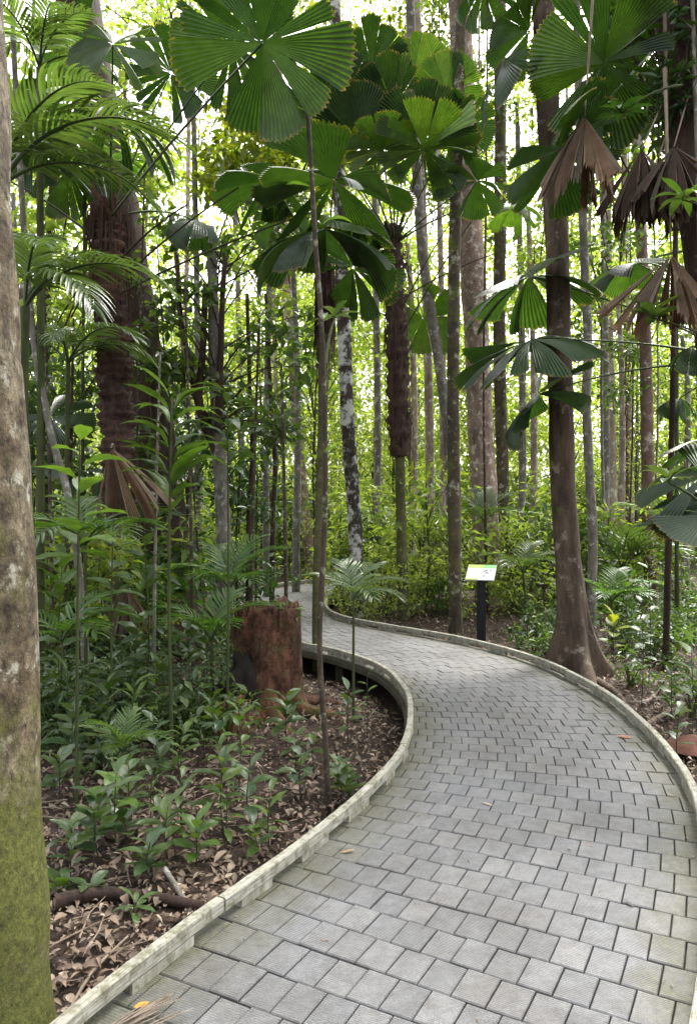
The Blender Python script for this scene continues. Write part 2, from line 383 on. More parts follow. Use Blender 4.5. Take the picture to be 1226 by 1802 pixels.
# ------------------------------------------------------------------ boardwalk
walk = bpy.data.objects.new('boardwalk', None); COL.objects.link(walk)
tag(walk, 'winding grey tiled boardwalk with a low weathered timber kerb', kind='structure')
def deck():
    # dark deck under the tiles
    V = []; Fs = []; n = int(LEN / .25)
    for i in range(n + 1):
        p, d, r = cl(LEN * i / n)
        for u, z in ((-HW - .02, -.03), (HW + .02, -.03), (-HW - .02, -.075), (HW + .02, -.075)):
            q = p + r * u; V.append((q[0], q[1], z))
    for i in range(n):
        a, b = i * 4, i * 4 + 4
        Fs += [(a, a + 1, b + 1, b), (a + 2, b + 2, b + 3, a + 3), (a, b, b + 2, a + 2), (a + 1, a + 3, b + 3, b + 1)]
    ob('deck_frame', mesh('deck_frame', V, Fs, False), WOODDK, walk)
    for i in range(int(LEN / 1.6)):
        p, d, r = cl(i * 1.6 + .4)
        for u in (-.66, .66):
            q = p + r * u; m = MB(); m.box((q[0], q[1], -.35), .09, .09, .548); m.build('deck_post', WOODDK, walk)
    # tiles
    TW = .120; pitch = .172; rows = int(LEN / pitch)
    allt = []
    for j in range(rows):
        s0 = j * pitch + .0027; s1 = (j + 1) * pitch - .0027
        off = ((j * .5 + .03 * (j // 6)) % 1.0) * TW + R.uniform(-.008, .008)
        cuts = [-HW]; u = -HW + off
        if off < .03: u += TW
        while u < HW - .03: cuts.append(u); u += TW
        cuts.append(HW)
        for a, b in zip(cuts[:-1], cuts[1:]):
            g = .0024
            zt = R.uniform(-.003, .003)
            cor = []
            for s, uu in ((s0, a + g), (s0, b - g), (s1, b - g), (s1, a + g)):
                p, d, r = cl(s); q = p + r * uu; cor.append((q[0], q[1]))
            c = np.mean(cor, axis=0); V = []; uv = []; at = []
            uvs = [(0, 0), (1, 0), (1, 1), (0, 1)]; ue = [a, b, b, a]
            tl = [R.uniform(-.0014, .0014) for _ in range(4)]
            for ins, z in ((.004, 0), (0, -.004), (0, -.028)):
                for q, w_, e, t4 in zip(cor, uvs, ue, tl):
                    q = np.array(q); v = q + (c - q) / np.linalg.norm(c - q) * ins * 1.4
                    V.append((v[0], v[1], z + zt + t4)); uv.append(w_); at.append(abs(e) / HW if e * 1 < 0 or e > 0 else 0)
            Fs = [(0, 1, 2, 3)] + [(4 + k, 4 + (k + 1) % 4, (k + 1) % 4, k) for k in range(4)] + [(8 + k, 8 + (k + 1) % 4, 4 + (k + 1) % 4, 4 + k) for k in range(4)]
            Yd = c[1]; px = CX + c[0] / max(Yd, .1) * F; py = CY + EYE / max(Yd, .1) * F
            vis = Yd > .5 and -60 < px < 1290 and py < 1860
            area = 1 / Yd ** 3 if vis else 0
            allt.append((area, V, Fs, uv, at, c))
    allt.sort(key=lambda t: -t[0])
    for t in allt[:300]:
        c = np.array([t[5][0], t[5][1], 0])
        o = ob('tile', mesh('tile', np.array(t[1]) - c, t[2], False, t[3], t[4]), TILE, walk, Matrix.Translation(Vector(c)))
    V = []; Fs = []; uv = []; at = []
    for t in allt[300:]:
        k = len(V); V += t[1]; Fs += [tuple(i + k for i in f) for f in t[2]]; uv += t[3]; at += t[4]
    o = ob('tile', mesh('tile', V, Fs, False, uv, at), TILE, walk); tag(o, kind='stuff')
    # kerb rails in curved lengths, on spacer blocks
    for side in (-1, 1):
        s = .1
        while s < LEN - .5:
            L = 2.35; e = min(s + L, LEN - .05); k = 16
            oz, ou = U(-.004, .004), U(-.004, .004); V = []; uv = []; Fs = []
            prof = [(-.019, .034), (-.022, .039), (-.022, .084), (-.016, .089), (.016, .089), (.022, .084), (.022, .039), (.019, .034)]
            for i in range(k + 1):
                ss = s + .005 + (e - s - .010) * i / k
                p, d, r = cl(ss); q = p + r * side * (HW - .03)
                wob = .004 * noise.noise(Vector((ss * 1.3, side, 0)))
                for h, (u, z) in enumerate(prof):
                    V.append((q[0] + r[0] * (u + ou), q[1] + r[1] * (u + ou), z + wob + oz)); uv.append((ss, h * .045))
            m = len(prof)
            for i in range(k):
                for h in range(m):
                    h2 = (h + 1) % m
                    Fs.append((i * m + h, i * m + h2, (i + 1) * m + h2, (i + 1) * m + h))
            Fs += [tuple(range(m)), tuple(k * m + i for i in range(m))[::-1]]
            ob('kerb_rail', mesh('kerb_rail', V, Fs, False, uv), RAIL, walk)
            s = e
        s = .35
        while s < LEN - .5:
            p, d, r = cl(s); q = p + r * side * (HW - .03); a = math.atan2(d[1], d[0])
            m = MB(); L = U(.16, .34)
            m.box((0, 0, 0), L, .04, .036)
            ob('spacer_block', mesh('spacer_block', m.V, m.F, False, [(v[0], v[1]) for v in m.V]), RAIL, walk, Matrix.Translation((q[0], q[1], .017)) @ Matrix.Rotation(a, 4, 'Z'))
            s += U(.5, .68)
deck()

# ------------------------------------------------------------------ leaf makers
def leaf_cloud(n, cen, rad, size, seed, flat=.55, shape=.42, shell=.35, var=.45, droop=.25):
    """n leaves of two folded triangles scattered in clumps (cen: Kx3, rad: K) -> V, F arrays"""
    g = np.random.default_rng(seed)
    cen = np.asarray(cen, float); rad = np.asarray(rad, float)
    w = rad ** 2; w /= w.sum()
    idx = g.choice(len(cen), n, p=w)
    v = g.normal(size=(n, 3)); v /= np.linalg.norm(v, axis=1)[:, None]
    rr = (shell + (1 - shell) * g.random(n) ** .6)
    pos = cen[idx] + v * (rad[idx] * rr)[:, None] * np.array([1, 1, .75])
    nrm = g.normal(size=(n, 3)) * flat + np.array([0, 0, 1.0]); nrm /= np.linalg.norm(nrm, axis=1)[:, None]
    d = g.normal(size=(n, 3)) + v * .9; d -= nrm * (d * nrm).sum(1)[:, None]; d[:, 2] -= droop; d /= np.linalg.norm(d, axis=1)[:, None]
    s = np.cross(nrm, d); s /= np.linalg.norm(s, axis=1)[:, None]
    L = size * (1 - var + 2 * var * g.random(n)); W = L * shape
    nn = np.cross(d, s)
    b = pos; tip = pos + d * L[:, None] - nn * (L * .12)[:, None]
    ml = pos + d * (L * .45)[:, None] + s * (W * .5)[:, None] + nn * (L * .08)[:, None]
    mr = pos + d * (L * .45)[:, None] - s * (W * .5)[:, None] + nn * (L * .08)[:, None]
    V = np.stack([b, mr, tip, ml], 1).reshape(-1, 3)
    o = np.arange(n)[:, None] * 4
    Fa = np.concatenate([o + np.array([[0, 1, 2]]), o + np.array([[0, 2, 3]])], 1).reshape(-1, 3)
    return V, Fa

def big_leaf(seed, wid=.36, curl=.35, fold=.12, n=7, wavy=.02):
    """elliptic leaf, length 1 along +Y, top +Z"""
    g = random.Random(seed); V = []; uv = []; Fs = []
    y = z = 0; ph = .25 + g.uniform(-.1, .1)
    for i in range(n + 1):
        t = i / n
        wv = wid * .5 * (math.sin(math.pi * min(1, t * .97 + .02)) ** .8) * (1 - .25 * t) * 1.2
        if i == n: wv = .002
        for k in (-1, -.5, 0, .5, 1):
            V.append((k * wv, y, z + fold * abs(k) * wv * 2 + wavy * g.uniform(-1, 1) * abs(k))); uv.append((k * .5 + .5, t))
        if i < n:
            y += math.cos(ph) / n; z += math.sin(ph) / n; ph -= (curl * 2.2) / n
    for i in range(n):
        for k in range(4): Fs.append((i * 5 + k, i * 5 + k + 1, (i + 1) * 5 + k + 1, (i + 1) * 5 + k))
    return V, Fs, uv

LEAFM = {}
def leafmesh(mat, kind, seed):
    key = (mat.name, kind, seed)
    if key not in LEAFM:
        par = {'oval': (.46, .3), 'lance': (.26, .45), 'round': (.7, .2), 'strap': (.11, .6), 'blade': (.25, .6), 'obov': (.4, .25)}[kind]
        V, Fs, uv = big_leaf(seed + 31, par[0], par[1] * (.7 + .3 * seed))
        me = mesh('leaf', V, Fs, True, uv); me.materials.append(mat); LEAFM[key] = me
    return LEAFM[key]

def fan_blade(seed, span=325, ribs=92, phi0=.05, phi1=.55, pleat=.013, split=.5, jit=.12, tear=0, pw=1.6, shrink=1.0, rag=0):
    """pleated fan leaf of radius 1: hub at origin, upper side +Z, petiole gap towards -Y"""
    g = random.Random(seed); V = []; Fs = []; uv = []
    a0 = math.radians(-90 + (360 - span) / 2); per = math.radians(span) / ribs
    i = 0; K = 8
    while i < ribs:
        c = min(g.choice((4, 5, 6, 8, 9, 11, 14) if not (rag or split > 2.3) else (2, 3, 4, 5, 6)), ribs - i)
        gp = (g.uniform(.05, .3) if g.random() < .6 else g.uniform(.35, 1.0)) * split * per
        dj = g.gauss(0, jit); rl = g.uniform(.84, 1.05)
        twist = g.gauss(0, jit * 1.1)
        mid = a0 + (i + c / 2) * per
        if tear and g.random() < tear: i += c; continue
        base = len(V); m = 2 * c + 1
        for k in range(K + 1):
            t = k / K
            for q in range(m):
                f = q / (2 * c)
                a = a0 + (i + f * c) * per
                a = mid + (a - mid) * (1 - 2 * gp / (c * per) * min(1, t * 1.3)) * shrink ** t
                rmax = rl * (1 - .05 * (2 * f - 1) ** 2) * (1 - rag * g.random() * (k / K) ** 3)
                if k == K: rmax *= (1.0 if q % 2 == 1 else .955) * g.uniform(.985 - rag, 1.01)
                s = .03 + (rmax - .03) * t
                # integrate the bend along the rib
                x = z = 0; N = 6
                for h in range(N):
                    ph = phi0 + dj * .8 + (phi1 + dj) * ((h + .5) / N * s) ** pw
                    x += math.cos(ph) * s / N; z -= math.sin(ph) * s / N
                zz = z + (pleat * s * (1 if q % 2 else -1)) + twist * (2 * f - 1) * s * s * .35
                V.append((x * math.cos(a), x * math.sin(a), zz)); uv.append((q * .5, t))
        for k in range(K):
            for q in range(m - 1):
                Fs.append((base + k * m + q, base + k * m + q + 1, base + (k + 1) * m + q + 1, base + (k + 1) * m + q))
        i += c
    me = mesh('fan_blade', V, Fs, False, uv)
    return me
FB = {}
FBP = {'fringe': dict(phi0=.12, phi1=1.0, jit=.16, split=2.6, span=345), 'star': dict(phi0=.05, phi1=.5, jit=.24, split=2.0, span=335), 'flat': dict(phi0=.05, phi1=.45, jit=.13, split=1.1), 'flat2': dict(phi0=.1, phi1=.65, jit=.2, span=335, split=1.6), 'umb': dict(phi0=.2, phi1=1.0, jit=.2, split=1.5, span=340), 'umb2': dict(phi0=.35, phi1=1.3, jit=.22, split=1.2, ribs=80),
       'up': dict(phi0=-.12, phi1=.3, span=225, ribs=64, jit=.08, split=.4), 'loose': dict(phi0=.1, phi1=.5, jit=.2, split=2.2, ribs=76), 'narrow': dict(phi0=-.1, phi1=.5, jit=.2, split=2.4, ribs=58, span=230),
       'half': dict(phi0=.1, phi1=.9, span=190, ribs=58, jit=.12, split=.8), 'dead': dict(phi0=1.02, phi1=.28, jit=.09, span=320, ribs=96, split=.3, pleat=.045, tear=.0, pw=.8, shrink=1, rag=.10), 'dead2': dict(phi0=1.0, phi1=.28, jit=.14, span=340, ribs=96, split=.35, pleat=.045, tear=.02, pw=.8, shrink=1, rag=.16)}
def fanmesh(kind, seed, mat):
    k = (kind, seed, mat.name)
    if k not in FB:
        me = fan_blade(seed * 13 + len(kind), **FBP[kind]); me.materials.append(mat); FB[k] = me
    return FB[k]

def bez(a, c, b, n, r0, r1):
    return [tuple(a * (1 - t) ** 2 + c * 2 * t * (1 - t) + b * t * t) + (r0 + (r1 - r0) * t,) for t in [i / (n - 1) for i in range(n)]]

def fan_leaf(palm, base, crown, hub, rad, n, kind='flat', seed=0, mat=None, sag=.25, pmat=None, pr=.011, name='fan_leaf', gapdir=None, label=None):
    mat = mat or FAN
    n = Vector(n).normalized(); back = Vector(gapdir) if gapdir else (crown - hub)
    y = -(back - n * back.dot(n))
    if y.length < 1e-3: y = Vector((1, 0, 0)) - n * n.x
    y.normalize(); x = y.cross(n)
    M = Matrix((x, y, n)).transposed().to_4x4()
    M = Matrix.Translation(hub - base) @ M @ Matrix.Scale(rad, 4)
    o = ob(name, fanmesh(kind, seed, mat), None, palm, M)
    c = (crown + hub) / 2 + Vector((0, 0, sag * (hub - crown).length))
    q = bez(crown, c, hub, 10, pr * 1.5, pr * .6)
    V, Fs = tube(q, 6)
    V = np.array([tuple(v) for v in V]) - np.array(base)
    p = ob('petiole', mesh('petiole', V, Fs), pmat or PETI, o)
    p.matrix_parent_inverse = M.inverted()
    if label: o['label'] = label
    return o

def frond_mesh(seed, n=26, L=1.0, arch=1.1, ll=.34, lw=.03, droop=.6, base=.18):
    """feather frond: rachis along +Y rising then arching; one mesh of leaflets, one of rachis"""
    g = random.Random(seed); rach = []; y = z = 0; ph = .55; N = 24; tang = []
    for i in range(N + 1):
        rach.append(Vector((0, y, z))); tang.append(ph)
        y += math.cos(ph) * L / N; z += math.sin(ph) * L / N; ph -= arch * 1.4 / N
    V = []; Fs = []; uv = []
    for i in range(n):
        t = base + (1 - base) * (i + .5) / n
        for sd in (-1, 1):
            f = t * N; j = min(int(f), N - 1); p = rach[j].lerp(rach[j + 1], f - j); ph = tang[j]
            fw = Vector((0, math.cos(ph), math.sin(ph))); up = Vector((0, -math.sin(ph), math.cos(ph)))
            ln = ll * (math.sin(math.pi * (.12 + .8 * t)) ** .7) * g.uniform(.9, 1.1)
            ang = math.radians(62 - 32 * t + g.uniform(-5, 5))
            d = Vector((sd, 0, 0)) * math.sin(ang) + fw * math.cos(ang) + up * .25
            wv = lw * (1.1 - .4 * t); o = len(V); q = p.copy(); dr = 0
            sidev = fw * math.sin(ang) - Vector((sd, 0, 0)) * math.cos(ang)
            for k in range(5):
                tt = k / 4; w2 = wv * (math.sin(math.pi * min(.98, .12 + tt * .86)) ** .7) * .5
                for e in (-1, 0, 1): V.append(q + sidev * w2 * e - up * (w2 * .5 * (1 - abs(e)))); uv.append((e * .5 + .5, tt))
                dd = (d - Vector((0, 0, 1)) * dr).normalized(); q = q + dd * ln / 4; dr += droop * .5 * g.uniform(.8, 1.2)
            for k in range(4):
                for e in range(2): Fs.append((o + k * 3 + e, o + k * 3 + e + 1, o + k * 3 + e + 4, o + k * 3 + e + 3))
    a = mesh('leaflets', [tuple(v) for v in V], Fs, True, uv)
    rv, rf = tube([tuple(p) + (.012 * L * (1.15 - i / N),) for i, p in enumerate(rach)], 5)
    b = mesh('rachis', [tuple(v) for v in rv], rf)
    return a, b
FR = {}
def frond(parent, M, seed, mat, rmat=None, **kw):
    k = (seed, mat.name, tuple(sorted(kw.items())))
    if k not in FR:
        a, b = frond_mesh(seed, **kw); a.materials.append(mat); b.materials.append(rmat or PETI); FR[k] = (a, b)
    a, b = FR[k]
    o = ob('frond', a, None, parent, M); ob('rachis', b, None, o)
    return o

def orient(loc, az, pitch, roll=0, s=1.0):
    """matrix taking +Y to azimuth az (radians from +X), pitched up"""
    return Matrix.Translation(loc) @ Matrix.Rotation(az - math.pi / 2, 4, 'Z') @ Matrix.Rotation(pitch, 4, 'X') @ Matrix.Rotation(roll, 4, 'Y') @ Matrix.Scale(s, 4)

# ------------------------------------------------------------------ trees
CROWNS = {}
def crown_mesh(seed, mat, n=1900, R0=2.6, size=.17, clumps=26, flat=.6):
    k = (seed, mat.name, n, R0, size)
    if k not in CROWNS:
        g = np.random.default_rng(seed)
        v = g.normal(size=(clumps, 3)); v /= np.linalg.norm(v, axis=1)[:, None]
        c = v * (R0 * (.35 + .65 * g.random(clumps)))[:, None] * np.array([1, 1, .6])
        V, Fa = leaf_cloud(n, c, R0 * (.16 + .2 * g.random(clumps)), size, seed + 1, flat)
        # twigs from the middle to each clump
        tv = []; tf = []
        for q in c:
            a, b = tube(bez(Vector((0, 0, -R0 * .55)), Vector(q) * .35 + Vector((0, 0, -R0 * .1)), Vector(q), 6, .035, .01), 4)
            o = len(tv); tv += [tuple(x) for x in a]; tf += [tuple(i + o for i in f) for f in b]
        me = mesh('crown', V, Fa, False); me.materials.append(mat)
        br = mesh('branches', tv, tf); br.materials.append(BARK_GREY)
        CROWNS[k] = (me, br)
    return CROWNS[k]

def tree(label, pix, Y, wpx, bark, H=16, flare=(.25, .35, 4), group=None, crown=None, name='forest_tree', sides=14, n=40, lump=.10, taper=.55, cat='tree', seed=None):
    """pix: [(px,py) ...] from base up, the trunk follows them at depth Y, then goes on to height H"""
    seed = seed if seed is not None else R.randint(0, 999)
    bx = (pix[0][0] - CX) / F * Y; b = Vector((bx, Y, gz(bx, Y) - .06))
    pts = [b] + [P(px, py, Y) for px, py in pix[1:]]
    r = wpx * .5 / F * Y
    d = (pts[-1] - pts[-2]).normalized(); ext = []
    if H > pts[-1].z:
        d2 = Vector((d.x * .7, d.y, max(d.z, .3)))
        ext = [pts[-1] + d2 * ((H - pts[-1].z) / d2.z)]
    allp = pts + ext; zt = allp[-1].z - b.z
    rows = [tuple(p) + (r * (1.12 - taper * (p.z - b.z) / max(zt, 1)),) for p in allp]
    t = thing(name, label, cat, b, group)
    rows = crom(rows, n)
    if flare:                                     # extra rings near the base
        rows = crom([tuple(q) for q in rows[:4]], 16) [:-1] + rows[3:]
    tube_ob('trunk', rows, bark, t, b, sides=sides, lump=lump, flare=flare, seed=seed)
    if crown:
        for (mt, cr, s, dx, dy, dz) in crown:
            me, br = crown_mesh(cr, mt)
            M = Matrix.Translation(allp[-1] - b + Vector((dx, dy, dz))) @ Matrix.Rotation(U(0, 6.28), 4, 'Z') @ Matrix.Scale(s, 4)
            c = ob('crown', me, None, t, M); ob('branches', br, None, c)
    return t, b, allp[-1]

CR = lambda m, s=1.0, dx=0, dy=0, dz=0: [(m, R.randint(1, 4), s, dx, dy, dz)]
tree('thick mossy trunk with lichen close to the camera at the left edge', [(-84, 1990), (-92, 1802), (-110, 1300), (-134, 700), (-162, 100)], 2.25, 305, BARK_NEAR, 13, (.3, .12, 5), crown=CR(LEAF_DK, 1.1, -3.0, -3), sides=72, n=170, lump=.04, taper=.25, seed=3)
tree('straight brown trunk flaring into buttress roots beside the boardwalk kerb', [(1014, 1190), (1006, 1060), (992, 900), (983, 600), (978, 400), (960, 120)], 8.15, 40, BARK_BUT, 14, (.33, 3.3, 4), crown=CR(LEAF_MID, 1.0, 1, 0), sides=56, n=90, lump=.06, taper=.3, seed=0)
tree('slender dark trunk blotched with white lichen beyond the bend', [(628, 1100), (626, 950), (612, 750), (604, 560), (596, 300)], 12.3, 23, BARK_LICH, 13, crown=CR(LEAF_MID, .7), taper=.3)
tree('mossy straight trunk just left of the sign', [(801, 1110), (799, 900), (797, 700), (800, 400), (812, 0)], 11.0, 21, BARK_MOSS, 13, crown=CR(LEAF_MID, .7), taper=.3)
tree('broad pinkish trunk standing behind the sign', [(860, 1060), (850, 850), (838, 600), (826, 380), (812, 100)], 13.8, 42, BARK_PINK, 17, crown=CR(LEAF_BG2, .6), taper=.3, sides=20)
tree('brown trunk turning mossy green higher up right of the pinkish one', [(886, 1050), (884, 850), (878, 600), (880, 350), (879, 0)], 15.0, 20, BARK_MOSS, 18, crown=CR(LEAF_BG2, .6), taper=.2)
tree('leaning grey trunk crossing behind the mossy straight trunk', [(800, 1070), (790, 800), (783, 720), (768, 610), (746, 470), (735, 340), (728, 200)], 13.0, 18, BARK_GREY, 13, crown=CR(LEAF_BG2, .6), taper=.3)
tree('thin pale straight trunk between the palm and the leaning trunk', [(756, 1040), (756, 850), (752, 600), (742, 350), (735, 100)], 16.0, 15, BARK_PALE, 17, crown=CR(LEAF_BG, .6), taper=.25)
tree('slightly crooked dark sapling trunk right of the buttressed tree', [(1038, 1100), (1042, 950), (1036, 830), (1031, 700), (1034, 600), (1026, 420)], 11.0, 15, BARK_GREY, 12, crown=CR(LEAF_MID), taper=.3)
tree('pale brown trunk at the right behind the near fan leaf', [(1146, 1020), (1140, 900), (1136, 650), (1128, 430), (1120, 200)], 14.0, 20, BARK_RED, 16, crown=CR(LEAF_BG2, .6), taper=.3)
tree('thin dark stem near the right edge under the hanging dead leaf', [(1170, 1150), (1174, 1000), (1180, 800), (1184, 620), (1186, 520)], 8.6, 11, BARK_DK, 5.5, None, taper=.3, sides=8)
tree('thin whitish trunk right of the crooked sapling', [(1078, 1000), (1076, 800), (1072, 600), (1068, 400)], 19, 14, BARK_PALE, 18, crown=CR(LEAF_BG, .6), taper=.3)
tree('thin pale trunk between the whitish trunk and the pale brown trunk', [(1110, 1000), (1107, 800), (1103, 580), (1098, 300)], 21, 12, BARK_PALE, 18, crown=CR(LEAF_BG, .6), taper=.3)
tree('massive dark brown trunk leaning left behind the left fan palm', [(306, 1075), (292, 980), (268, 800), (240, 600), (205, 380), (140, 20)], 11.0, 80, BARK_DK, 13, (.45, 1.1, 4), crown=CR(LEAF_MID, 1.2, -1), sides=36, n=60, lump=.08, taper=.25, seed=5)
t14, b14, top14 = tree('brown forked trunk left of the stump with dark limbs', [(398, 1095), (394, 950), (386, 800), (378, 650), (374, 480), (370, 400)], 10.5, 26, BARK_GREY, 5.0, taper=.5, lump=.12)
for pp in ([(352, 720), (334, 640), (318, 560), (312, 460), (300, 380)], [(384, 760), (388, 640), (392, 520), (398, 430)], [(352, 720), (358, 600), (362, 500)]):
    rows = [tuple(P(x, y, 10.4)) + (.055 - .008 * i,) for i, (x, y) in enumerate(pp)]
    if pp[0][0] == 352: rows = [tuple(P(384, 800, 10.5)) + (.07,)] + rows
    tube_ob('limb', rows, BARK_DK, t14, b14, n=16, sides=10, lump=.12)
tree('grey slender stem leaning behind the thick mossy trunk', [(152, 1190), (146, 1080), (124, 890), (92, 770), (66, 640), (50, 500), (38, 330), (30, 200)], 7.4, 13, BARK_GREY, 7.5, None, taper=.5, sides=10)
t18, b18, top18 = tree('very slender brown pole stem rising right of the stump', [(580, 1445), (572, 1300), (562, 1130), (572, 880), (568, 620), (554, 410), (540, 170)], 4.4, 10, BARK_POLE, 3.9, None, taper=.35, sides=10, n=60, lump=.12, name='sapling_tree')
tree('mottled pinkish trunk far off above the boardwalk bend', [(548, 1005), (543, 960), (526, 800), (515, 640), (505, 480)], 19.0, 17, BARK_PINK, 15, crown=CR(LEAF_BG, .6), taper=.3)
tree('thin dark sapling stem above the far boardwalk', [(478, 1030), (480, 920), (484, 820), (478, 730)], 13.2, 9, BARK_DK, 5.5, None, taper=.4, sides=8)
tree('thin dark sapling stem left of the far boardwalk', [(436, 1060), (438, 920), (444, 800), (440, 700)], 11.5, 9, BARK_DK, 5.0, None, taper=.4, sides=8)
tree('thick shaded trunk hung with epiphytes at the top right edge', [(1330, 1230), (1310, 900), (1258, 480), (1226, 250), (1198, 0)], 7.2, 84, BARK_DK, 12, crown=CR(LEAF_MID, 1.1, 2), sides=24, lump=.12, taper=.1, name='epiphyte_tree', seed=8)
EPI = COL.objects['epiphyte_tree']

# ------------------------------------------------------------------ fan palms
LBASE = None
def leaf_base_mesh():
    V = []; Fs = []
    for i in range(6):
        t = i / 5; w_ = .5 * (1 - .75 * t); out = .05 + .35 * t ** 2
        for k in range(5):
            u = k / 4 * 2 - 1
            V.append((w_ * u, -out + .28 * (u * u) * (1 - .4 * t), t))
    for i in range(5):
        for k in range(4): Fs.append((i * 5 + k, i * 5 + k + 1, (i + 1) * 5 + k + 1, (i + 1) * 5 + k))
    return mesh('leaf_base', V, Fs)
def palm(label, pix, Y, wstem, wfib, fib0, fib1, fibm, name='fan_palm', H=None, nb=26):
    bx = (pix[0][0] - CX) / F * Y; b = Vector((bx, Y, gz(bx, Y) - .05))
    pts = [b] + [P(px, py, Y) for px, py in pix[1:]]
    r = wstem * .5 / F * Y
    t = thing(name, label, 'palm', b)
    rows = [tuple(p) + (r * (1.15 if i == 0 else 1),) for i, p in enumerate(pts)]
    tube_ob('trunk', rows, PALMSTEM, t, b, n=40, sides=14, lump=.06)
    # fibre sheath between pixel rows fib0 (top) and fib1 (bottom)
    q = crom([tuple(p) for p in pts], 200); q = [Vector(v) for v in q]
    z0, z1 = EYE - (fib1 - CY) / F * Y, EYE - (fib0 - CY) / F * Y
    sec = [v for v in q if z0 <= v.z <= z1][::2]
    rf = wfib * .5 / F * Y
    rows = [tuple(v) + (rf * (.72 + .28 * math.sin(math.pi * min(1, .25 + i / len(sec)))) * (1 + .14 * ((i % 3) - 1)),) for i, v in enumerate(sec)]
    tube_ob('fibre_sheath', rows, fibm, t, b, sides=18, lump=.22, lf=4)
    me = bpy.data.meshes.get('leaf_base_' + fibm.name)
    if me is None: me = leaf_base_mesh(); me.name = 'leaf_base_' + fibm.name; me.materials.append(fibm)
    for k in range(nb):
        f = (k + .5) / nb; v = sec[int(f * (len(sec) - 1))]; az = k * 2.4 + U(-.3, .3)
        M = Matrix.Translation(v - b - Vector((0, 0, .02))) @ Matrix.Rotation(az, 4, 'Z') @ Matrix.Translation((0, -rf * .62, 0)) @ Matrix.Rotation(U(.0, .25), 4, 'X') @ Matrix.Diagonal((rf * 1.3, rf * 1.1, U(.14, .3), 1))
        ob('leaf_base', me, None, t, M)
    # loose hanging fibres
    m = MB()
    for k in range(240):
        v = sec[R.randrange(len(sec))]; az = U(0, 6.28); rr = rf * U(.8, 1.3)
        a = v + Vector((math.cos(az) * rr, math.sin(az) * rr, U(0, .1))); l = U(.15, .9)
        c = a + Vector((math.cos(az) * .03, math.sin(az) * .03, -l * .5)); e = a + Vector((math.cos(az) * U(0, .06), math.sin(az) * U(0, .06), -l))
        V, Fs = tube(bez(a, c, e, 4, .008, .002), 3, cap=False); m.add(V, Fs)
    o = m.build('hanging_fibre', FIBRE_D, t, b); tag(o, kind='stuff')
    return t, b, pts[-1]

# left palm
tC, bC, cC = palm('tall fan palm with shaggy brown fibrous trunk at the left', [(203, 1180), (202, 1000), (205, 800), (198, 600), (192, 420), (192, 370)], 8.6, 24, 58, 360, 535, FIBRE, nb=44)
_q = crom([tuple(P(x, y, 8.6)) + (r / F * 8.6,) for x, y, r in ((203, 905, 18), (206, 800, 26), (202, 650, 28), (196, 530, 26))], 90)
tube_ob('fibre_sheath', [tuple(v[:3]) + (v[3] * (1 + .10 * ((i % 3) - 1)),) for i, v in enumerate(_q)], FIBRE_D, tC, bC, sides=18, lump=.3, lf=9)  # lower sheath in darker fibre: shading by the massive trunk put into the colour
cc = P(194, 385, 8.6)
UL = lambda px, py, Y: P(px, py, Y)
def FL(t, b, c, px, py, Y, rpx, n, kind, seed, mat=None, **kw):
    return fan_leaf(t, b, c, P(px, py, Y), rpx / F * Y, n, kind, seed, mat, **kw)
FL(tC, bC, cc, 462, 76, 4.25, 178, (.12, .72, .66), 'star', 1, sag=.02)
FL(tC, bC, cc, 408, 78, 7.6, 130, (-.15, .75, .6), 'flat2', 2, sag=.05)
FL(tC, bC, cc, 199, 78, 6.9, 105, (.1, -.82, .5), 'flat', 3, FAN_L, sag=.0, gapdir=(.1, 0, -1))
FL(tC, bC, cc, 301, 128, 8.6, 88, (.1, .75, .62), 'flat2', 4, sag=.05)
FL(tC, bC, cc, 196, 190, 7.1, 178, (.20, -.10, .97), 'fringe', 5, sag=.0, gapdir=(-.3, 1, -.3), mat=FAN)
FL(tC, bC, cc, 105, 165, 7.9, 100, (-.25, .1, .95), 'half', 6, sag=.1)
FL(tC, bC, cc, 345, 388, 9.0, 85, (.25, -.15, .95), 'umb2', 7, sag=.2)
FL(tC, bC, cc, 60, 250, 8.6, 90, (-.3, .3, .9), 'umb2', 8, sag=.15)
FL(tC, bC, cc, 140, 90, 9.2, 95, (-.1, .5, .8), 'loose', 9, sag=.0)
FL(tC, bC, cc, 120, 300, 9.3, 95, (-.3, .2, .9), 'umb', 10, sag=.2)
# dead leaf hung on left palm
FL(tC, bC, P(205, 830, 8.0), 196, 788, 6.7, 172, (-.15, -.35, .9), 'dead', 3, FAN_D, sag=.2, pmat=PETI_B, name='dead_fan_leaf', gapdir=(-1, .2, 0), label='brown withered fan leaf hanging folded')
FL(tC, bC, P(205, 1100, 8.5), 222, 1030, 8.3, 110, (.1, -.2, .95), 'dead', 4, FAN_D, sag=.05, pmat=PETI_B, name='dead_fan_leaf', gapdir=(-1, .2, 0), label='brown withered fan leaf at the foot')
for (a, e, rr) in (((190, 440), (20, 320), .012), ((190, 450), (25, 480), .01), ((200, 470), (330, 360), .012), ((205, 500), (420, 330), .011), ((205, 520), (560, 370), .011)):
    q = bez(P(*a, 8.5), (P(*a, 8.5) + P(*e, 8.1)) / 2 + Vector((0, 0, .12)), P(*e, 8.1), 9, rr * 1.3, rr * .7)
    tube_ob('petiole', q, PETI_D, tC, bC, sides=6)

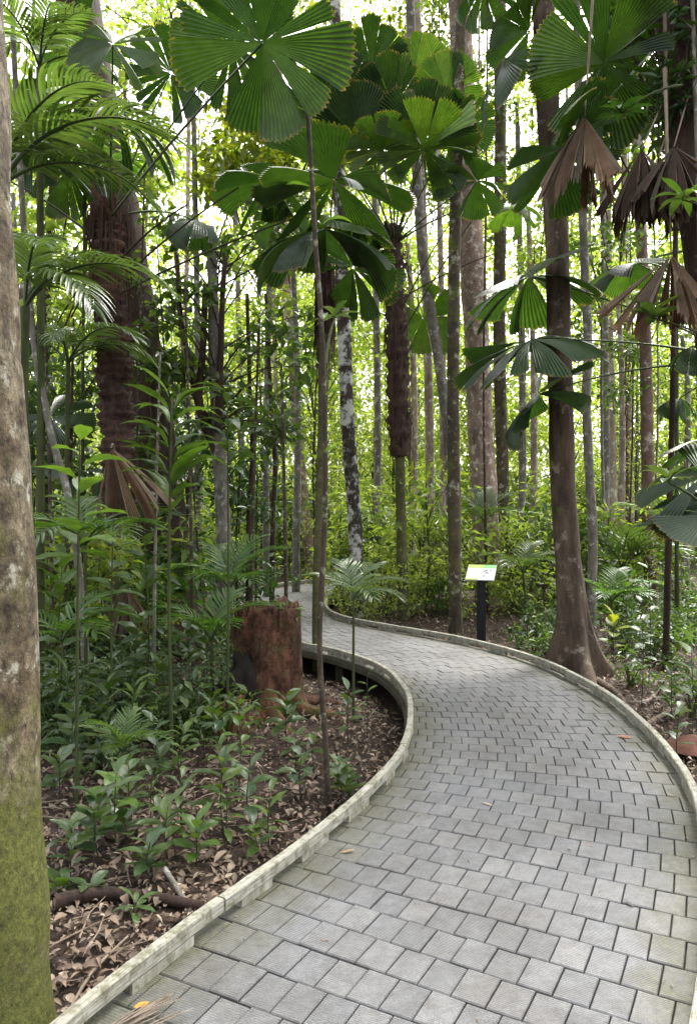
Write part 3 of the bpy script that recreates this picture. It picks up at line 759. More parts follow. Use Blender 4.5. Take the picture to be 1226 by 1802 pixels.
# middle palm B
tB, bB, cB = palm('fan palm with a shaggy brown trunk on a green stem past the far kerb', [(711, 1105), (706, 950), (703, 800), (700, 640), (694, 500), (690, 395)], 12.0, 18, 38, 400, 805, FIBRE_D, nb=34)
cb = P(694, 430, 12)
FL(tB, bB, cb, 746, 264, 10.2, 108, (.05, .42, .9), 'star', 11, FAN_L, sag=.02)
FL(tB, bB, cb, 748, 236, 10.7, 100, (.1, .93, .3), 'up', 12, sag=.0, gapdir=(-.1, 0, -1))
FL(tB, bB, cb, 627, 242, 10.9, 92, (-.1, .93, .3), 'up', 13, FAN, sag=.0, gapdir=(.1, 0, -1))
FL(tB, bB, cb, 692, 190, 11.2, 88, (0, .93, .3), 'up', 14, sag=.0, gapdir=(0, 0, -1))
FL(tB, bB, cb, 785, 158, 11.0, 68, (.1, .93, .3), 'up', 15, FAN_L, sag=.0, gapdir=(0, 0, -1))
FL(tB, bB, cb, 606, 175, 11.2, 80, (-.2, .9, .35), 'up', 16, sag=.0, gapdir=(0, 0, -1))
FL(tB, bB, cb, 598, 288, 10.8, 70, (-.1, .9, .4), 'narrow', 17, FAN_Y, sag=.0, gapdir=(0, 0, -1))
FL(tB, bB, cb, 838, 318, 10.4, 80, (.3, .5, .8), 'flat2', 18, sag=.05)
FL(tB, bB, cb, 905, 360, 11.4, 70, (.2, .1, .95), 'umb2', 19, FAN_L, sag=.2)
FL(tB, bB, cb, 655, 120, 11.6, 80, (-.1, .9, .45), 'up', 71, FAN, sag=.0, gapdir=(0, 0, -1))
FL(tB, bB, cb, 725, 140, 11.8, 78, (.05, .92, .35), 'up', 72, FAN_L, sag=.0, gapdir=(0, 0, -1))
FL(tB, bB, cb, 672, 262, 10.6, 78, (-.15, .5, .85), 'star', 73, FAN_L, sag=.0)
FL(tB, bB, cb, 560, 205, 11.0, 80, (-.25, .8, .5), 'up', 74, FAN, sag=.0, gapdir=(.2, 0, -1))
FL(tB, bB, cb, 800, 225, 10.9, 80, (.3, .7, .6), 'star', 75, FAN, sag=.0)
FL(tB, bB, cb, 745, 560, 13.2, 75, (.2, .9, .4), 'flat', 20, FAN_L, sag=.1)
for (a, e) in (((700, 560), (790, 395)), ((700, 530), (890, 440)), ((700, 600), (870, 330)), ((702, 580), (640, 420))):
    q = bez(P(*a, 11.9), (P(*a, 11.9) + P(*e, 11.3)) / 2 + Vector((0, 0, .15)), P(*e, 11.3), 8, .013, .008)
    tube_ob('petiole', q, PETI_D, tB, bB, sides=6)

# slender palm D
tD, bD, cD = palm('slender fan palm with broad dark leaves in the middle', [(560, 1190), (558, 1050), (566, 800), (570, 600), (572, 500), (572, 470)], 8.9, 17, 24, 470, 590, FIBRE_D, nb=10)
cd = P(572, 480, 8.9)
FL(tD, bD, cd, 588, 318, 7.6, 158, (.10, .10, 1), 'star', 21, sag=.0)
FL(tD, bD, cd, 478, 318, 8.2, 112, (-.12, .12, 1), 'flat2', 22, sag=.03)
FL(tD, bD, cd, 572, 402, 7.6, 172, (.1, -.05, 1), 'umb', 23, sag=.1, gapdir=(.2, 1, 0))
FL(tD, bD, cd, 620, 470, 8.4, 100, (.4, .55, .7), 'flat', 24, sag=.1)
FL(tD, bD, cd, 490, 385, 8.9, 62, (-.3, .5, .8), 'half', 25, FAN_L, sag=.1)

# right-hand palms whose trunks stand just outside the frame
def side_palm(label, px, Y, ctop):
    bx = (px - CX) / F * Y; b = Vector((bx, Y, gz(bx, Y) - .05)); c = P(px, ctop, Y)
    t = thing('fan_palm', label, 'palm', b)
    tube_ob('trunk', [tuple(b) + (.09,), tuple((b + c) / 2) + (.075,), tuple(c) + (.08,)], FIBRE_D, t, b, n=30, sides=12, lump=.12)
    return t, b, c
tE, bE, cE = side_palm('fan palm at the top right holding green and dead brown leaves', 1275, 8.4, -60)
FL(tE, bE, cE, 985, 262, 6.9, 140, (-.45, .60, .65), 'star', 31, sag=-.02)
FL(tE, bE, cE, 1062, 110, 7.3, 145, (.2, .6, .75), 'star', 32, sag=.0)
FL(tE, bE, cE, 888, 105, 7.8, 120, (-.75, -.1, .45), 'half', 33, sag=.15, gapdir=(1, 0, .7))
FL(tE, bE, cE, 930, 55, 8.2, 95, (-.1, .6, .7), 'half', 34, sag=.1, gapdir=(1, .2, .2))
FL(tE, bE, cE, 1140, 100, 9.0, 130, (.2, .7, .7), 'flat', 35, sag=.0)
FL(tE, bE, cE, 850, -25, 8.4, 90, (-.1, .6, .7), 'umb2', 36, sag=.05)
FL(tE, bE, P(1046, -60, 6.5), 1028, 205, 6.5, 172, (.10, -.12, .95), 'dead', 1, FAN_D, sag=.0, pmat=PETI_B, name='dead_fan_leaf', gapdir=(.1, 1, 0), label='light brown dead fan leaf hanging from a straight stalk')
FL(tE, bE, cE, 1128, 262, 6.7, 170, (.0, -.1, 1), 'dead2', 2, FAN_DD, sag=.0, pmat=PETI_B, name='dead_fan_leaf', gapdir=(.1, 1, 0), label='dark brown dead fan leaf forming a ragged skirt')
FL(tE, bE, cE, 1185, 258, 6.6, 165, (.1, .1, 1), 'dead2', 5, FAN_DD, sag=.0, pmat=PETI_B, name='dead_fan_leaf', gapdir=(.1, 1, 0), label='dark brown dead fan leaf at the frame edge')
FL(tE, bE, cE, 1158, 275, 6.9, 150, (-.1, .1, 1), 'dead2', 9, FAN_DD, sag=.0, pmat=PETI_B, name='dead_fan_leaf', gapdir=(.1, 1, 0), label='dark brown dead fan leaf behind the ragged skirt')
FL(tE, bE, P(1168, 120, 6.6), 1180, 448, 6.6, 178, (.05, -.1, 1), 'dead2', 6, FAN_D, sag=.0, pmat=PETI_B, name='dead_fan_leaf', gapdir=(0, 1, 0), label='brown dead fan leaf hanging narrow at the right')
tF, bF, cF = side_palm('fan palm off the right edge with drooping leaves on long stalks', 1330, 8.0, 640)
FL(tF, bF, cF, 930, 486, 8.2, 160, (-.30, .02, .95), 'flat2', 41, sag=.06, gapdir=(1, .1, .1))
FL(tF, bF, cF, 935, 598, 7.3, 158, (-.30, -.12, .95), 'flat2', 42, sag=.06, gapdir=(1, 0, .1))
FL(tF, bF, cF, 946, 694, 8.0, 118, (-.62, -.1, .78), 'flat2', 43, FAN, sag=.1, gapdir=(1, 0, .3))
FL(tF, bF, cF, 1120, 462, 9.0, 105, (.0, -.12, .99), 'flat2', 44, sag=.1)
FL(tF, bF, cF, 1196, 700, 8.8, 60, (.0, -.3, .95), 'umb2', 45, sag=.1)
FL(tF, bF, cF, 1215, 610, 7.4, 70, (-.1, -.3, .95), 'umb2', 46, sag=.1)
tG, bG, cG = side_palm('near fan palm leaning in from the right with dark leaves', 1330, 4.6, 900)
FL(tG, bG, cG, 1238, 838, 4.5, 150, (-.40, -.50, .75), 'loose', 51, sag=.1, gapdir=(1, .2, -.3))
FL(tG, bG, cG, 1250, 905, 4.3, 130, (-.3, -.62, .70), 'loose', 52, sag=.05, gapdir=(1, .2, -.3))
FL(tG, bG, cG, 1255, 770, 4.9, 120, (-.2, .1, .95), 'flat2', 53, sag=.05, gapdir=(1, .2, -.3))
# small fan palm low at left
tH, bH, cH = None, None, None
bH = Vector(((85 - CX) / F * 9.0, 9.0, gz(-3.6, 9.0))); tH = thing('fan_palm', 'young fan palm with narrow leaf rays left of the massive trunk', 'palm', bH); cH = P(88, 900, 9.0)
tube_ob('trunk', [tuple(bH) + (.05,), tuple(cH) + (.05,)], FIBRE_D, tH, bH, n=8, sides=10)
for (px, py, rp, n_, k, s) in ((90, 735, 85, (0, -.75, .65), 'loose', 61), (150, 830, 70, (.3, -.4, .85), 'umb2', 62), (50, 830, 80, (-.3, -.4, .85), 'loose', 63)):
    FL(tH, bH, cH, px, py, 8.8, rp, n_, k, s, FAN, sag=.0)

# ------------------------------------------------------------------ feather palms and fronds
def feather_palm(label, px, Y, ctop_py, fr, mat, stem_r=.03, L=1.0, seed=0, px_top=None, **kw):
    bx = (px - CX) / F * Y; b = Vector((bx, Y, gz(bx, Y) - .03)); c = P(px_top if px_top is not None else px, ctop_py, Y)
    t = thing('feather_palm', label, 'palm', b)
    tube_ob('trunk', [tuple(b) + (stem_r,), tuple((b + c) / 2 + Vector((U(-.03, .03), 0, 0))) + (stem_r * .8,), tuple(c) + (stem_r * .7,)], STEM, t, b, n=12, sides=8)
    for (az, pitch, s) in fr: frond(t, orient(c - b, math.radians(az), math.radians(pitch), 0, s), seed + R.randint(0, 1), mat, **kw)
    return t
K1 = dict(n=26, arch=1.25, ll=.34, lw=.026, droop=.75)
feather_palm('feather palm with long arching fronds half hidden behind the thick mossy trunk', 45, 5.6, 540, [(-6, 22, 1.25), (15, 45, .9), (-40, 5, 1.1), (100, 60, 1.2), (-60, 30, 1.0)], FROND_P, .05, seed=1, **K1)
feather_palm('tall feather palm with drooping leaflets at the top left', 70, 7.4, 120, [(0, 10, .8), (-30, 40, .9), (-60, 25, 1.0), (80, 50, 1.1), (-100, 20, 1.1), (150, 40, 1.0)], FROND_P, .05, seed=1, **K1)
K2 = dict(n=13, arch=1.0, ll=.42, lw=.042, droop=.4)
fp = [('small feather palm beside the stump leaning over the boardwalk edge', 622, 6.3, 1055, .5, [(15, 25), (-20, 10), (60, 40), (160, 30), (-70, 15), (110, 50)], FROND_P),
      ('bright strappy seedling palm low in front of the leafy undergrowth', 215, 4.6, 1325, .30, [(a, 25 + (i % 3) * 15) for i, a in enumerate(range(0, 360, 45))], HERB_L),
      ('seedling palm left of the stump top', 405, 8.2, 1040, .75, [(0, 45), (60, 55), (120, 50), (180, 30), (-60, 20), (-120, 25)], FROND),
      ('young feather palm in front of the thick shaded undergrowth at left', 150, 6.6, 960, .8, [(0, 20), (50, 30), (180, 20), (-45, 15), (-100, 10), (120, 40)], FROND),
      ('young feather palm behind the sign', 852, 13, 925, .8, [(20, 50), (80, 65), (150, 50), (-60, 30), (-130, 30)], FROND_P),
      ('low feather palm right of the sign', 920, 11.6, 1010, .9, [(0, 30), (60, 45), (180, 30), (-60, 20), (-120, 20)], FROND_P),
      ('feather palm seedling between the thick mossy trunk and grey slender stem', 110, 5.6, 1130, .55, [(0, 30), (60, 40), (170, 30), (-45, 20), (-110, 10)], FROND),
      ('feathery palm beyond the shaggy palm', 668, 14.5, 960, 1.1, [(0, 30), (60, 45), (180, 30), (-60, 20), (-120, 20), (120, 40)], LEAF_BG2),
      ('feathery palm seedling at right near the thin dark stem', 1075, 9.6, 1060, .7, [(0, 30), (60, 45), (180, 30), (-60, 20), (-120, 20)], FROND),
      ('drooping seedling palm at the left of the stump foot', 372, 6.6, 1130, .6, [(0, 40), (70, 50), (180, 40), (-60, 30), (-120, 30)], FROND)]
for i, (lb, px, Y, cy, L, fr, mt) in enumerate(fp):
    feather_palm(lb, px, Y, cy, [(a, p, L * U(.85, 1.15)) for a, p in fr], mt, .014 if L < .6 else .022, seed=10 + i % 3, **K2)
feather_palm('feather palm with fine leaflets left of the massive trunk', 120, 8.2, 640, [(0, 15, 1.1), (50, 30, 1.1), (180, 25, 1.1), (-30, 25, 1.2), (-80, 20, 1), (120, 45, 1.1)], FROND_P, .035, seed=4, **K1)
feather_palm('pale feather palm half behind the buttressed tree', 1190, 12, 560, [(180, 30, 1.2), (140, 45, 1.2), (-150, 20, 1.2), (60, 50, 1.2), (-90, 20, 1.1)], FROND_P, .04, seed=4, **K1)

feather_palm('feather palm with very long pale fronds sweeping across the massive trunk', 0, 6.2, 330, [(-4, 30, 1.75), (8, 12, 1.45), (-30, 40, 1.5), (60, 50, 1.3), (-70, 20, 1.2)], FROND_P, .04, seed=31, **K1)
feather_palm('feather palm with thin fronds arching in at the upper left', 150, 9.6, 330, [(10, 30, 1.3), (170, 30, 1.3), (-60, 25, 1.2), (60, 50, 1.2), (-120, 20, 1.2)], FROND, .03, seed=33, **K1)
def climber(label, x0, x1, y0, y1, Y, n, mat, seed):
    b = P((x0 + x1) / 2 + 30, 1060, Y); t = thing('climbing_vine', label, 'vine', b)
    sp = [(U(x0, x1) + (1060 - y) * -.06, y, Y + U(-.3, .3), U(14, 34)) for y in [U(y0, y1) for _ in range(26)]]
    for k in range(4):
        x = x0 + (x1 - x0) * (k + .5) / 4
        tube_ob('stem', bez(P(x + 40, 1055, Y), P(x + U(-10, 30), 800, Y - .1), P(x - 10, y0, Y), 14, .018, .008), BARK_POLE, t, b, sides=6)
    V, Fa = leaf_cloud(n, [tuple(P(px, py, yy) - b) for px, py, yy, r in sp], [r / F * yy for px, py, yy, r in sp], .17, seed, .7, .5, .1)
    ob('foliage', mesh('foliage', V, Fa, False), mat, t)
climber('leafy climber hugging the massive leaning trunk', 215, 330, 430, 1000, 10.0, 620, LEAF_MID, 61)
# ------------------------------------------------------------------ broad-leaved plants, each leaf a part
def broad_plant(label, px, Y, top_py, nleaf, ll, mat, kind='oval', name='understorey_plant', lean=(0, 0), start=.35, pitch=(35, -25), two=False, group=None, stem_r=.006, smat=None, cat='plant', az0=None, fan=.35):
    bx = (px - CX) / F * Y; b = Vector((bx, Y, gz(bx, Y) - .01)); top = P(px, top_py, Y) + Vector((lean[0], lean[1], 0))
    t = thing(name, label, cat, b, group)
    mid = (b + top) / 2 + Vector((U(-.03, .03), U(-.03, .03), 0))
    path = [Vector(q[:3]) for q in crom([tuple(b), tuple(mid), tuple(top)], 30)]
    tube_ob('stem', [tuple(p) + (stem_r * (1 - .5 * i / 29),) for i, p in enumerate(path)][::3] + [tuple(path[-1]) + (stem_r * .4,)], smat or STEM, t, b, sides=6)
    a0 = U(0, 6.28) if az0 is None else az0
    for k in range(nleaf):
        f = start + (1 - start) * (k / max(1, nleaf - 1)); p = path[min(29, int(f * 29))]
        az = (math.pi * (k % 2) + U(-fan, fan) + (a0 if az0 is not None else 0)) if two else a0 + k * 2.4 + U(-.3, .3)
        ph = math.radians(pitch[1] + (pitch[0] - pitch[1]) * f + U(-14, 14))
        s = ll * U(.75, 1.12) * (1 - .25 * max(0, f - .75) * 4 * .6)
        off = Vector((math.cos(az), math.sin(az), .3)) * stem_r * 1.5
        ob('leaf', leafmesh(mat, kind, R.randint(0, 2)), None, t, orient(p - b + off, az, ph, U(-.25, .25), s))
    return t
# tall plant with long leaves in front of the massive trunk
broad_plant('tall understorey plant with long light green leaves in front of the massive trunk', 303, 5.4, 700, 26, .46, HERB_L, 'blade', start=.72, pitch=(48, 2), two=True, stem_r=.015, az0=.0, fan=.75)
broad_plant('grey green leafy sapling right of the tall understorey plant', 400, 6.0, 690, 16, .40, HERB, 'blade', start=.78, pitch=(30, -15), stem_r=.012)
broad_plant('yellow green sapling leaning out beside the thick mossy trunk', 135, 4.4, 775, 12, .30, HERB_L, 'oval', start=.7, pitch=(20, -5), stem_r=.012, lean=(.02, 0))
broad_plant('large leaved sapling beside the withered hanging fan leaf', 200, 5.6, 900, 14, .28, HERB_L, 'oval', start=.55, pitch=(20, -20), stem_r=.01)
broad_plant('dark leaved sapling in the shade under the massive trunk', 255, 6.4, 960, 16, .24, HERB, 'oval', start=.3, pitch=(30, -15), stem_r=.01)
NEAR = [('dark glossy seedling nearest the thick mossy trunk', 125, 3.9, 1455, 9, .17, HERB, 'oval'), ('dark leaved shrublet with a broad drooping leaf on a thin black stem', 178, 3.75, 1400, 8, .19, HERB, 'oval'),
        ('bright green seedling low in the litter near the kerb', 238, 3.3, 1585, 9, .12, HERB_L, 'lance'), ('mid green seedling in the litter left of the kerb', 345, 3.75, 1450, 10, .15, HERB_L, 'oval'),
        ('tuft of long dull leaves behind the kerb seedlings', 320, 4.1, 1370, 10, .16, HERB, 'lance'), ('yellowish seedling with narrow leaves before the pole stem', 475, 3.9, 1395, 9, .15, HERB_L, 'lance'),
        ('low seedling with large round leaves on the left bank', 268, 4.8, 1250, 6, .13, HERB, 'round'), ('seedling with pale fingered leaves right of the round leaves', 325, 4.9, 1275, 8, .17, HERB_L, 'lance'),
        ('leafy seedling at the foot of the stump', 505, 5.6, 1225, 14, .2, HERB, 'oval'), ('small seedling in front of the stump foot', 520, 5.2, 1290, 8, .14, HERB, 'oval'),
        ('shaded seedling by the hollow under the boardwalk', 612, 5.7, 1215, 8, .16, HERB, 'oval'), ('dull seedling leaning against the thick mossy trunk', 105, 4.6, 1330, 10, .18, HERB, 'oval'),
        ('seedling with a single tall leaf near the black stem', 160, 3.45, 1560, 8, .14, HERB, 'oval'), ('seedling between the pole stem and the kerb', 440, 4.3, 1350, 7, .15, HERB, 'oval'),
        ('low seedling under the strappy palm', 215, 4.0, 1440, 10, .17, HERB, 'oval'), ('seedling with upright leaves far left in the shade', 130, 5.0, 1240, 12, .2, HERB, 'oval'),
        ('leafy seedling right of the grey slender stem', 195, 6.0, 1160, 12, .2, HERB, 'oval'), ('leafy seedling under the tall understorey plant', 285, 6.2, 1165, 14, .2, HERB, 'oval'),
        ('leafy seedling before the brown forked trunk', 360, 7.0, 1105, 16, .22, HERB, 'oval'), ('seedling on a bare stem left of the burnt stump side', 372, 5.4, 1240, 9, .17, HERB, 'oval'),
        ('dull green seedling beside the kerb by the fallen branch', 265, 3.55, 1480, 8, .15, HERB, 'oval'), ('slim seedling behind the fallen branch', 400, 4.0, 1405, 8, .14, HERB_L, 'lance'),
        ('bright seedling at the right edge of the frame', 1215, 5.6, 1130, 9, .2, HERB_L, 'oval'), ('seedling with grey leaves at the right by the thin dark stem', 1180, 6.4, 1180, 10, .16, HERB, 'oval'),
        ('seedling with yellow green leaves right of the buttress roots', 1080, 8.6, 1085, 10, .2, LEAF_YL, 'round'), ('slender seedling right of the boardwalk bend', 1128, 6.9, 1060, 12, .15, HERB, 'oval'),
        ('upright seedling in the litter at the right', 1140, 7.6, 1000, 12, .16, HERB, 'oval'), ('low seedling by the kerb at the right', 1195, 5.2, 1250, 8, .13, HERB, 'oval'),
        ('broad leaved seedling beyond the buttress roots', 1105, 9.5, 1020, 14, .22, HERB_L, 'oval')]
NEAR += [('tall seedling with large mid green leaves in front of the fallen branch', 205, 3.9, 1360, 11, .19, HERB_L, 'oval'), ('leafy seedling with drooping leaves halfway to the kerb', 395, 4.1, 1330, 11, .16, LEAF_MID, 'oval'),
         ('dark seedling with wide leaves near the pole stem foot', 530, 4.6, 1330, 9, .15, HERB, 'oval'), ('tall thin seedling with small bright leaves before the stump mound', 420, 4.7, 1240, 12, .13, HERB_L, 'oval'), ('pale seedling at the very edge of the thick mossy trunk', 112, 3.5, 1560, 8, .14, HERB_L, 'oval'),
         ('broad dark leaved plant at the foot of the massive trunk', 245, 7.2, 1085, 14, .26, HERB, 'oval'), ('upright strappy tuft behind the round leaved seedling', 235, 5.5, 1210, 16, .30, HERB_L, 'strap'),
         ('strappy tuft in the shade near the thick mossy trunk', 120, 5.4, 1180, 16, .32, HERB, 'strap'), ('pale green plant with broad leaves left of the withered fan leaf', 110, 6.0, 980, 14, .26, HERB_L, 'oval'),
         ('strappy tuft at the left foot of the stump', 395, 6.4, 1180, 14, .30, FROND, 'strap'), ('broad leaved plant between the palm foot and the stump', 330, 6.6, 1110, 14, .22, HERB, 'oval'),
         ('drooping long leaved plant over the far left bank', 90, 7.4, 1000, 16, .34, FROND, 'lance')]
for (lb, px, Y, tp, nl, ll, mt, kd) in NEAR:
    broad_plant(lb, px, Y, tp, nl, ll, mt, kd, start=.4, pitch=(38, -20), stem_r=.005, smat=PETI_D if mt is HERB else STEM)
# rosettes of big leaves reaching in at the right
def rosette(label, px, py, Y, nl, ll, mat, kind, stalk, az_c=None):
    c = P(px, py, Y); s = P(*stalk)
    t = thing('leafy_branch', label, 'branch', c)
    tube_ob('twig', bez(s, (s + c) / 2 + Vector((0, 0, .1)), c, 8, .012, .006), STEM, t, c, sides=6)
    for k in range(nl):
        az = k * 2 * math.pi / nl + U(-.2, .2); ph = math.radians(U(-5, 45))
        ob('leaf', leafmesh(mat, kind, R.randint(0, 2)), None, t, orient(Vector((0, 0, .01 * (k % 3))), az, ph, U(-.2, .2), ll * U(.8, 1.15)))
rosette('leafy branch with a whorl of broad leaves in front of the narrow dead leaf', 1148, 560, 6.4, 9, .26, HERB_L, 'obov', (1330, 640, 6.8))
rosette('bright leafy branch over the dark dead skirt', 1200, 352, 6.0, 9, .28, HERB_L, 'lance', (1330, 420, 6.4))
rosette('leafy branch whorl over the near fan palm at the right edge', 1176, 850, 4.2, 9, .19, HERB, 'lance', (1300, 960, 4.4))
rosette('twig with drooping grey leaves below the umbrella leaf', 590, 560, 5.0, 6, .2, HERB, 'lance', (572, 640, 4.7))
rosette('dark leafy branch above the light brown dead leaf', 1092, 200, 6.2, 10, .24, LEAF_DK, 'lance', (1200, 150, 6.3))
# leaves on the pole stem
for (px, py, az, L) in ((556, 335, 150, .24), (568, 395, 20, .2), (560, 640, 160, .18), (570, 700, -20, .16), (571, 560, 100, .22), (568, 800, -40, .15)):
    ob('leaf', leafmesh(HERB_L, 'lance', R.randint(0, 2)), None, t18, orient(P(px, py, 4.4) - b18, math.radians(az), .5, 0, L))

# ------------------------------------------------------------------ shrubs and saplings behind
def shrub_meshes(seed, mat, n, size, R0, h, clumps):
    g = np.random.default_rng(seed)
    c = np.stack([g.normal(0, R0 * .42, clumps), g.normal(0, R0 * .42, clumps), h * (.15 + .85 * g.random(clumps))], 1)
    V, Fa = leaf_cloud(n, c, R0 * (.22 + .25 * g.random(clumps)), size, seed + 1, .6)
    tv = []; tf = []
    if h > 2:
        tv, tf = tube([(0, 0, 0, .03), (.05, .02, h * .4, .022), (-.03, .03, h * .75, .014), (0, 0, h, .005)], 5); tv = [tuple(x) for x in tv]
    for q in c:
        z0 = 0 if h < 2 else q[2] * .72
        a, b = tube(bez(Vector((q[0] * .1, q[1] * .1, z0)), Vector((q[0] * .3, q[1] * .3, z0 + (q[2] - z0) * .6)), Vector(q), 5, .009, .003), 4)
        o = len(tv); tv += [tuple(x) for x in a]; tf += [tuple(i + o for i in f) for f in b]
    me = mesh('foliage', V, Fa, False); me.materials.append(mat)
    st = mesh('stems', tv, tf); st.materials.append(STEM)
    return me, st
def place(name, cat, mm, x, y, s, label, group):
    t = thing(name, label, cat, (x, y, gz(x, y) - .02), group)
    M = Matrix.Rotation(U(0, 6.28), 4, 'Z') @ Matrix.Scale(s, 4)
    ob('foliage', mm[0], None, t, M); ob('stems', mm[1], None, t, M)
    return t
HERBS = [shrub_meshes(100 + i, HERB if i % 3 else LEAF_MID, 300, .075, .34, .36, 18) for i in range(5)]
HERBR = [shrub_meshes(120 + i, HERB_L if i % 2 else HERB, 110, .075, .25, .4, 9) for i in range(4)]
LSHR = [shrub_meshes(200 + i, (LEAF_MID, FROND, LEAF_BG2, LEAF_BG2)[i], 300, .14, .62, 1.3, 14) for i in range(4)]
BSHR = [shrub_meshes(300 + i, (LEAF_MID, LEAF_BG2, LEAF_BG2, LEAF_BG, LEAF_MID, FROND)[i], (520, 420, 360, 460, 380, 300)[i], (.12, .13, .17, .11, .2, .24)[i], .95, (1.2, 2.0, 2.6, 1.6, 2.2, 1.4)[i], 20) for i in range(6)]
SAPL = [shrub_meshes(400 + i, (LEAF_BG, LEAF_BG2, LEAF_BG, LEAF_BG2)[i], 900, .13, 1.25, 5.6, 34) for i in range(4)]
SAPD = [shrub_meshes(450 + i, (LEAF_DK, LEAF_MID)[i], 520, .17, .85, 3.6, 24) for i in range(2)]
def zone(px):
    for lim, ph in ((60, 'at the far left'), (250, 'behind the left fan palm'), (430, 'left of the stump'), (600, 'above the far boardwalk'), (700, 'left of the shaggy palm'), (795, 'between the shaggy palm and the sign'), (890, 'behind the sign'),
                    (985, 'left of the buttressed tree'), (1100, 'right of the buttressed tree'), (1180, 'beside the pale brown trunk')):
        if px < lim: return ph
    return 'at the far right'
n_ = 0
for _ in range(600):                                   # low herbs on the left bank
    Y = U(5.1, 9.5); px = U(85, 480); x = (px - CX) / F * Y
    if dwalk(x, Y) < 1.15 or (px > 380 and Y < 7.6): continue
    if Y < 5.6 and px > 330: continue
    place('forest_herb', 'plant', R.choice(HERBS), x, Y, U(.7, 1.3), 'low dark green herb in the undergrowth ' + zone(px), 'low herbs ' + zone(px)); n_ += 1
    if n_ > 36: break
n_ = 0
for _ in range(300):                                   # sparse herbs on the right
    Y = U(6, 13); px = U(900, 1260); x = (px - CX) / F * Y
    if dwalk(x, Y) < 1.3 or (abs(px - 1010) < 75 and Y < 9): continue
    if Y < 8.5 and R.random() < .5: continue
    place('forest_herb', 'plant', R.choice(HERBR), x, Y, U(.7, 1.3), 'small green herb in the leaf litter ' + zone(px), 'small litter herbs ' + zone(px)); n_ += 1
    if n_ > 56: break
n_ = 0
for _ in range(300):                                   # darker shrubs, left
    Y = U(8.2, 13); px = U(40, 440); x = (px - CX) / F * Y
    if dwalk(x, Y) < 1.5 or abs(px - 200) < 25: continue
    place('shaded_shrub', 'shrub', R.choice(LSHR), x, Y, U(.7, 1.35), 'dark green leafy shrub standing in the shade ' + zone(px), 'shaded shrubs ' + zone(px)); n_ += 1
    if n_ > 17: break
for (px, Y, s) in ((60, 9.5, 1.0), (130, 11, 1.1), (330, 12, 1.0), (90, 12, 1.2), (420, 11.5, .9), (290, 13, 1.1), (450, 12.5, .8)):
    x = (px - CX) / F * Y; place('shaded_sapling', 'sapling', R.choice(SAPD), x, Y, s, {60: 'bushy dark sapling near the grey slender stem', 130: 'bushy dark sapling left of the massive trunk', 330: 'bushy dark sapling right of the massive trunk', 90: 'bushy dark sapling farther back at the far left', 420: 'bushy dark sapling right of the brown forked trunk', 290: 'bushy dark sapling behind the massive trunk', 450: 'bushy dark sapling behind the stump'}[px], None)
n_ = 0
for _ in range(1500):                                  # bright undergrowth beyond the boardwalk
    Y = 12 + 22 * R.random() ** 1.2; px = U(-60, 1290); x = (px - CX) / F * Y
    if dwalk(x, Y) < 1.7: continue
    if 430 < px < 640 and Y < 18.2: continue
    if 780 < px < 900 and Y < 12.5: continue
    far = Y > 20
    place('bright_shrub', 'shrub', R.choice(BSHR), x, Y, U(.7, 1.2) * (1.25 if far else .85), ('bright green shrub in the sunlit undergrowth ' if not far else 'bright green shrub deep in the forest ') + zone(px), ('sunlit shrubs ' if not far else 'deep forest shrubs ') + zone(px)); n_ += 1
    if n_ > 150: break
for (px, Y, s) in ((655, 12.6, .55), (685, 13.0, .6), (735, 12.0, .55), (765, 12.4, .5), (900, 12.5, .55), (945, 12.2, .6), (1000, 11.5, .6), (915, 14, .8), (1090, 11.8, .7), (628, 12.6, .6), (640, 13.6, 1.0), (655, 14.6, 1.1), (618, 13.8, .95), (600, 14.6, .9), (622, 11.9, .5), (641, 11.5, .5), (603, 12.5, .45)):
    x = (px - CX) / F * Y; place('kerbside_shrub', 'shrub', R.choice(BSHR), x, Y, s * U(.6, .9), {655: 'low shrub close behind the kerb left of the shaggy palm', 685: 'low shrub at the left foot of the shaggy palm', 735: 'low shrub at the right foot of the shaggy palm', 765: 'low shrub behind the kerb left of the mossy trunk', 900: 'low shrub just right of the sign', 945: 'low shrub halfway between sign and buttressed tree', 1000: 'low shrub behind the buttress roots', 915: 'shrub farther back right of the sign', 1090: 'low shrub right behind the buttress roots', 628: 'low shrub inside the boardwalk loop by the lichen trunk', 640: 'shrub in the middle of the boardwalk loop', 618: 'low shrub at the left rim of the boardwalk loop', 622: 'low shrub at the near tip of the boardwalk loop', 641: 'low shrub behind the kerb right of the lichen trunk', 603: 'low shrub leaning over the inner kerb of the far boardwalk', 600: 'low shrub where the far boardwalk curls round'}.get(px, 'low bright shrub close behind the far kerb') if (px, Y) != (655, 14.6) else 'shrub at the far side inside the boardwalk loop', 'low shrubs behind the far kerb')
n_ = 0
for _ in range(300):
    Y = U(17, 36); px = U(-40, 1280); x = (px - CX) / F * Y
    if dwalk(x, Y) < 2: continue
    place('bright_sapling', 'sapling', R.choice(SAPL), x, Y, U(.8, 1.5), 'tall leafy sapling with bright foliage in the distance ' + zone(px), 'bright saplings ' + zone(px)); n_ += 1
    if n_ > 54: break
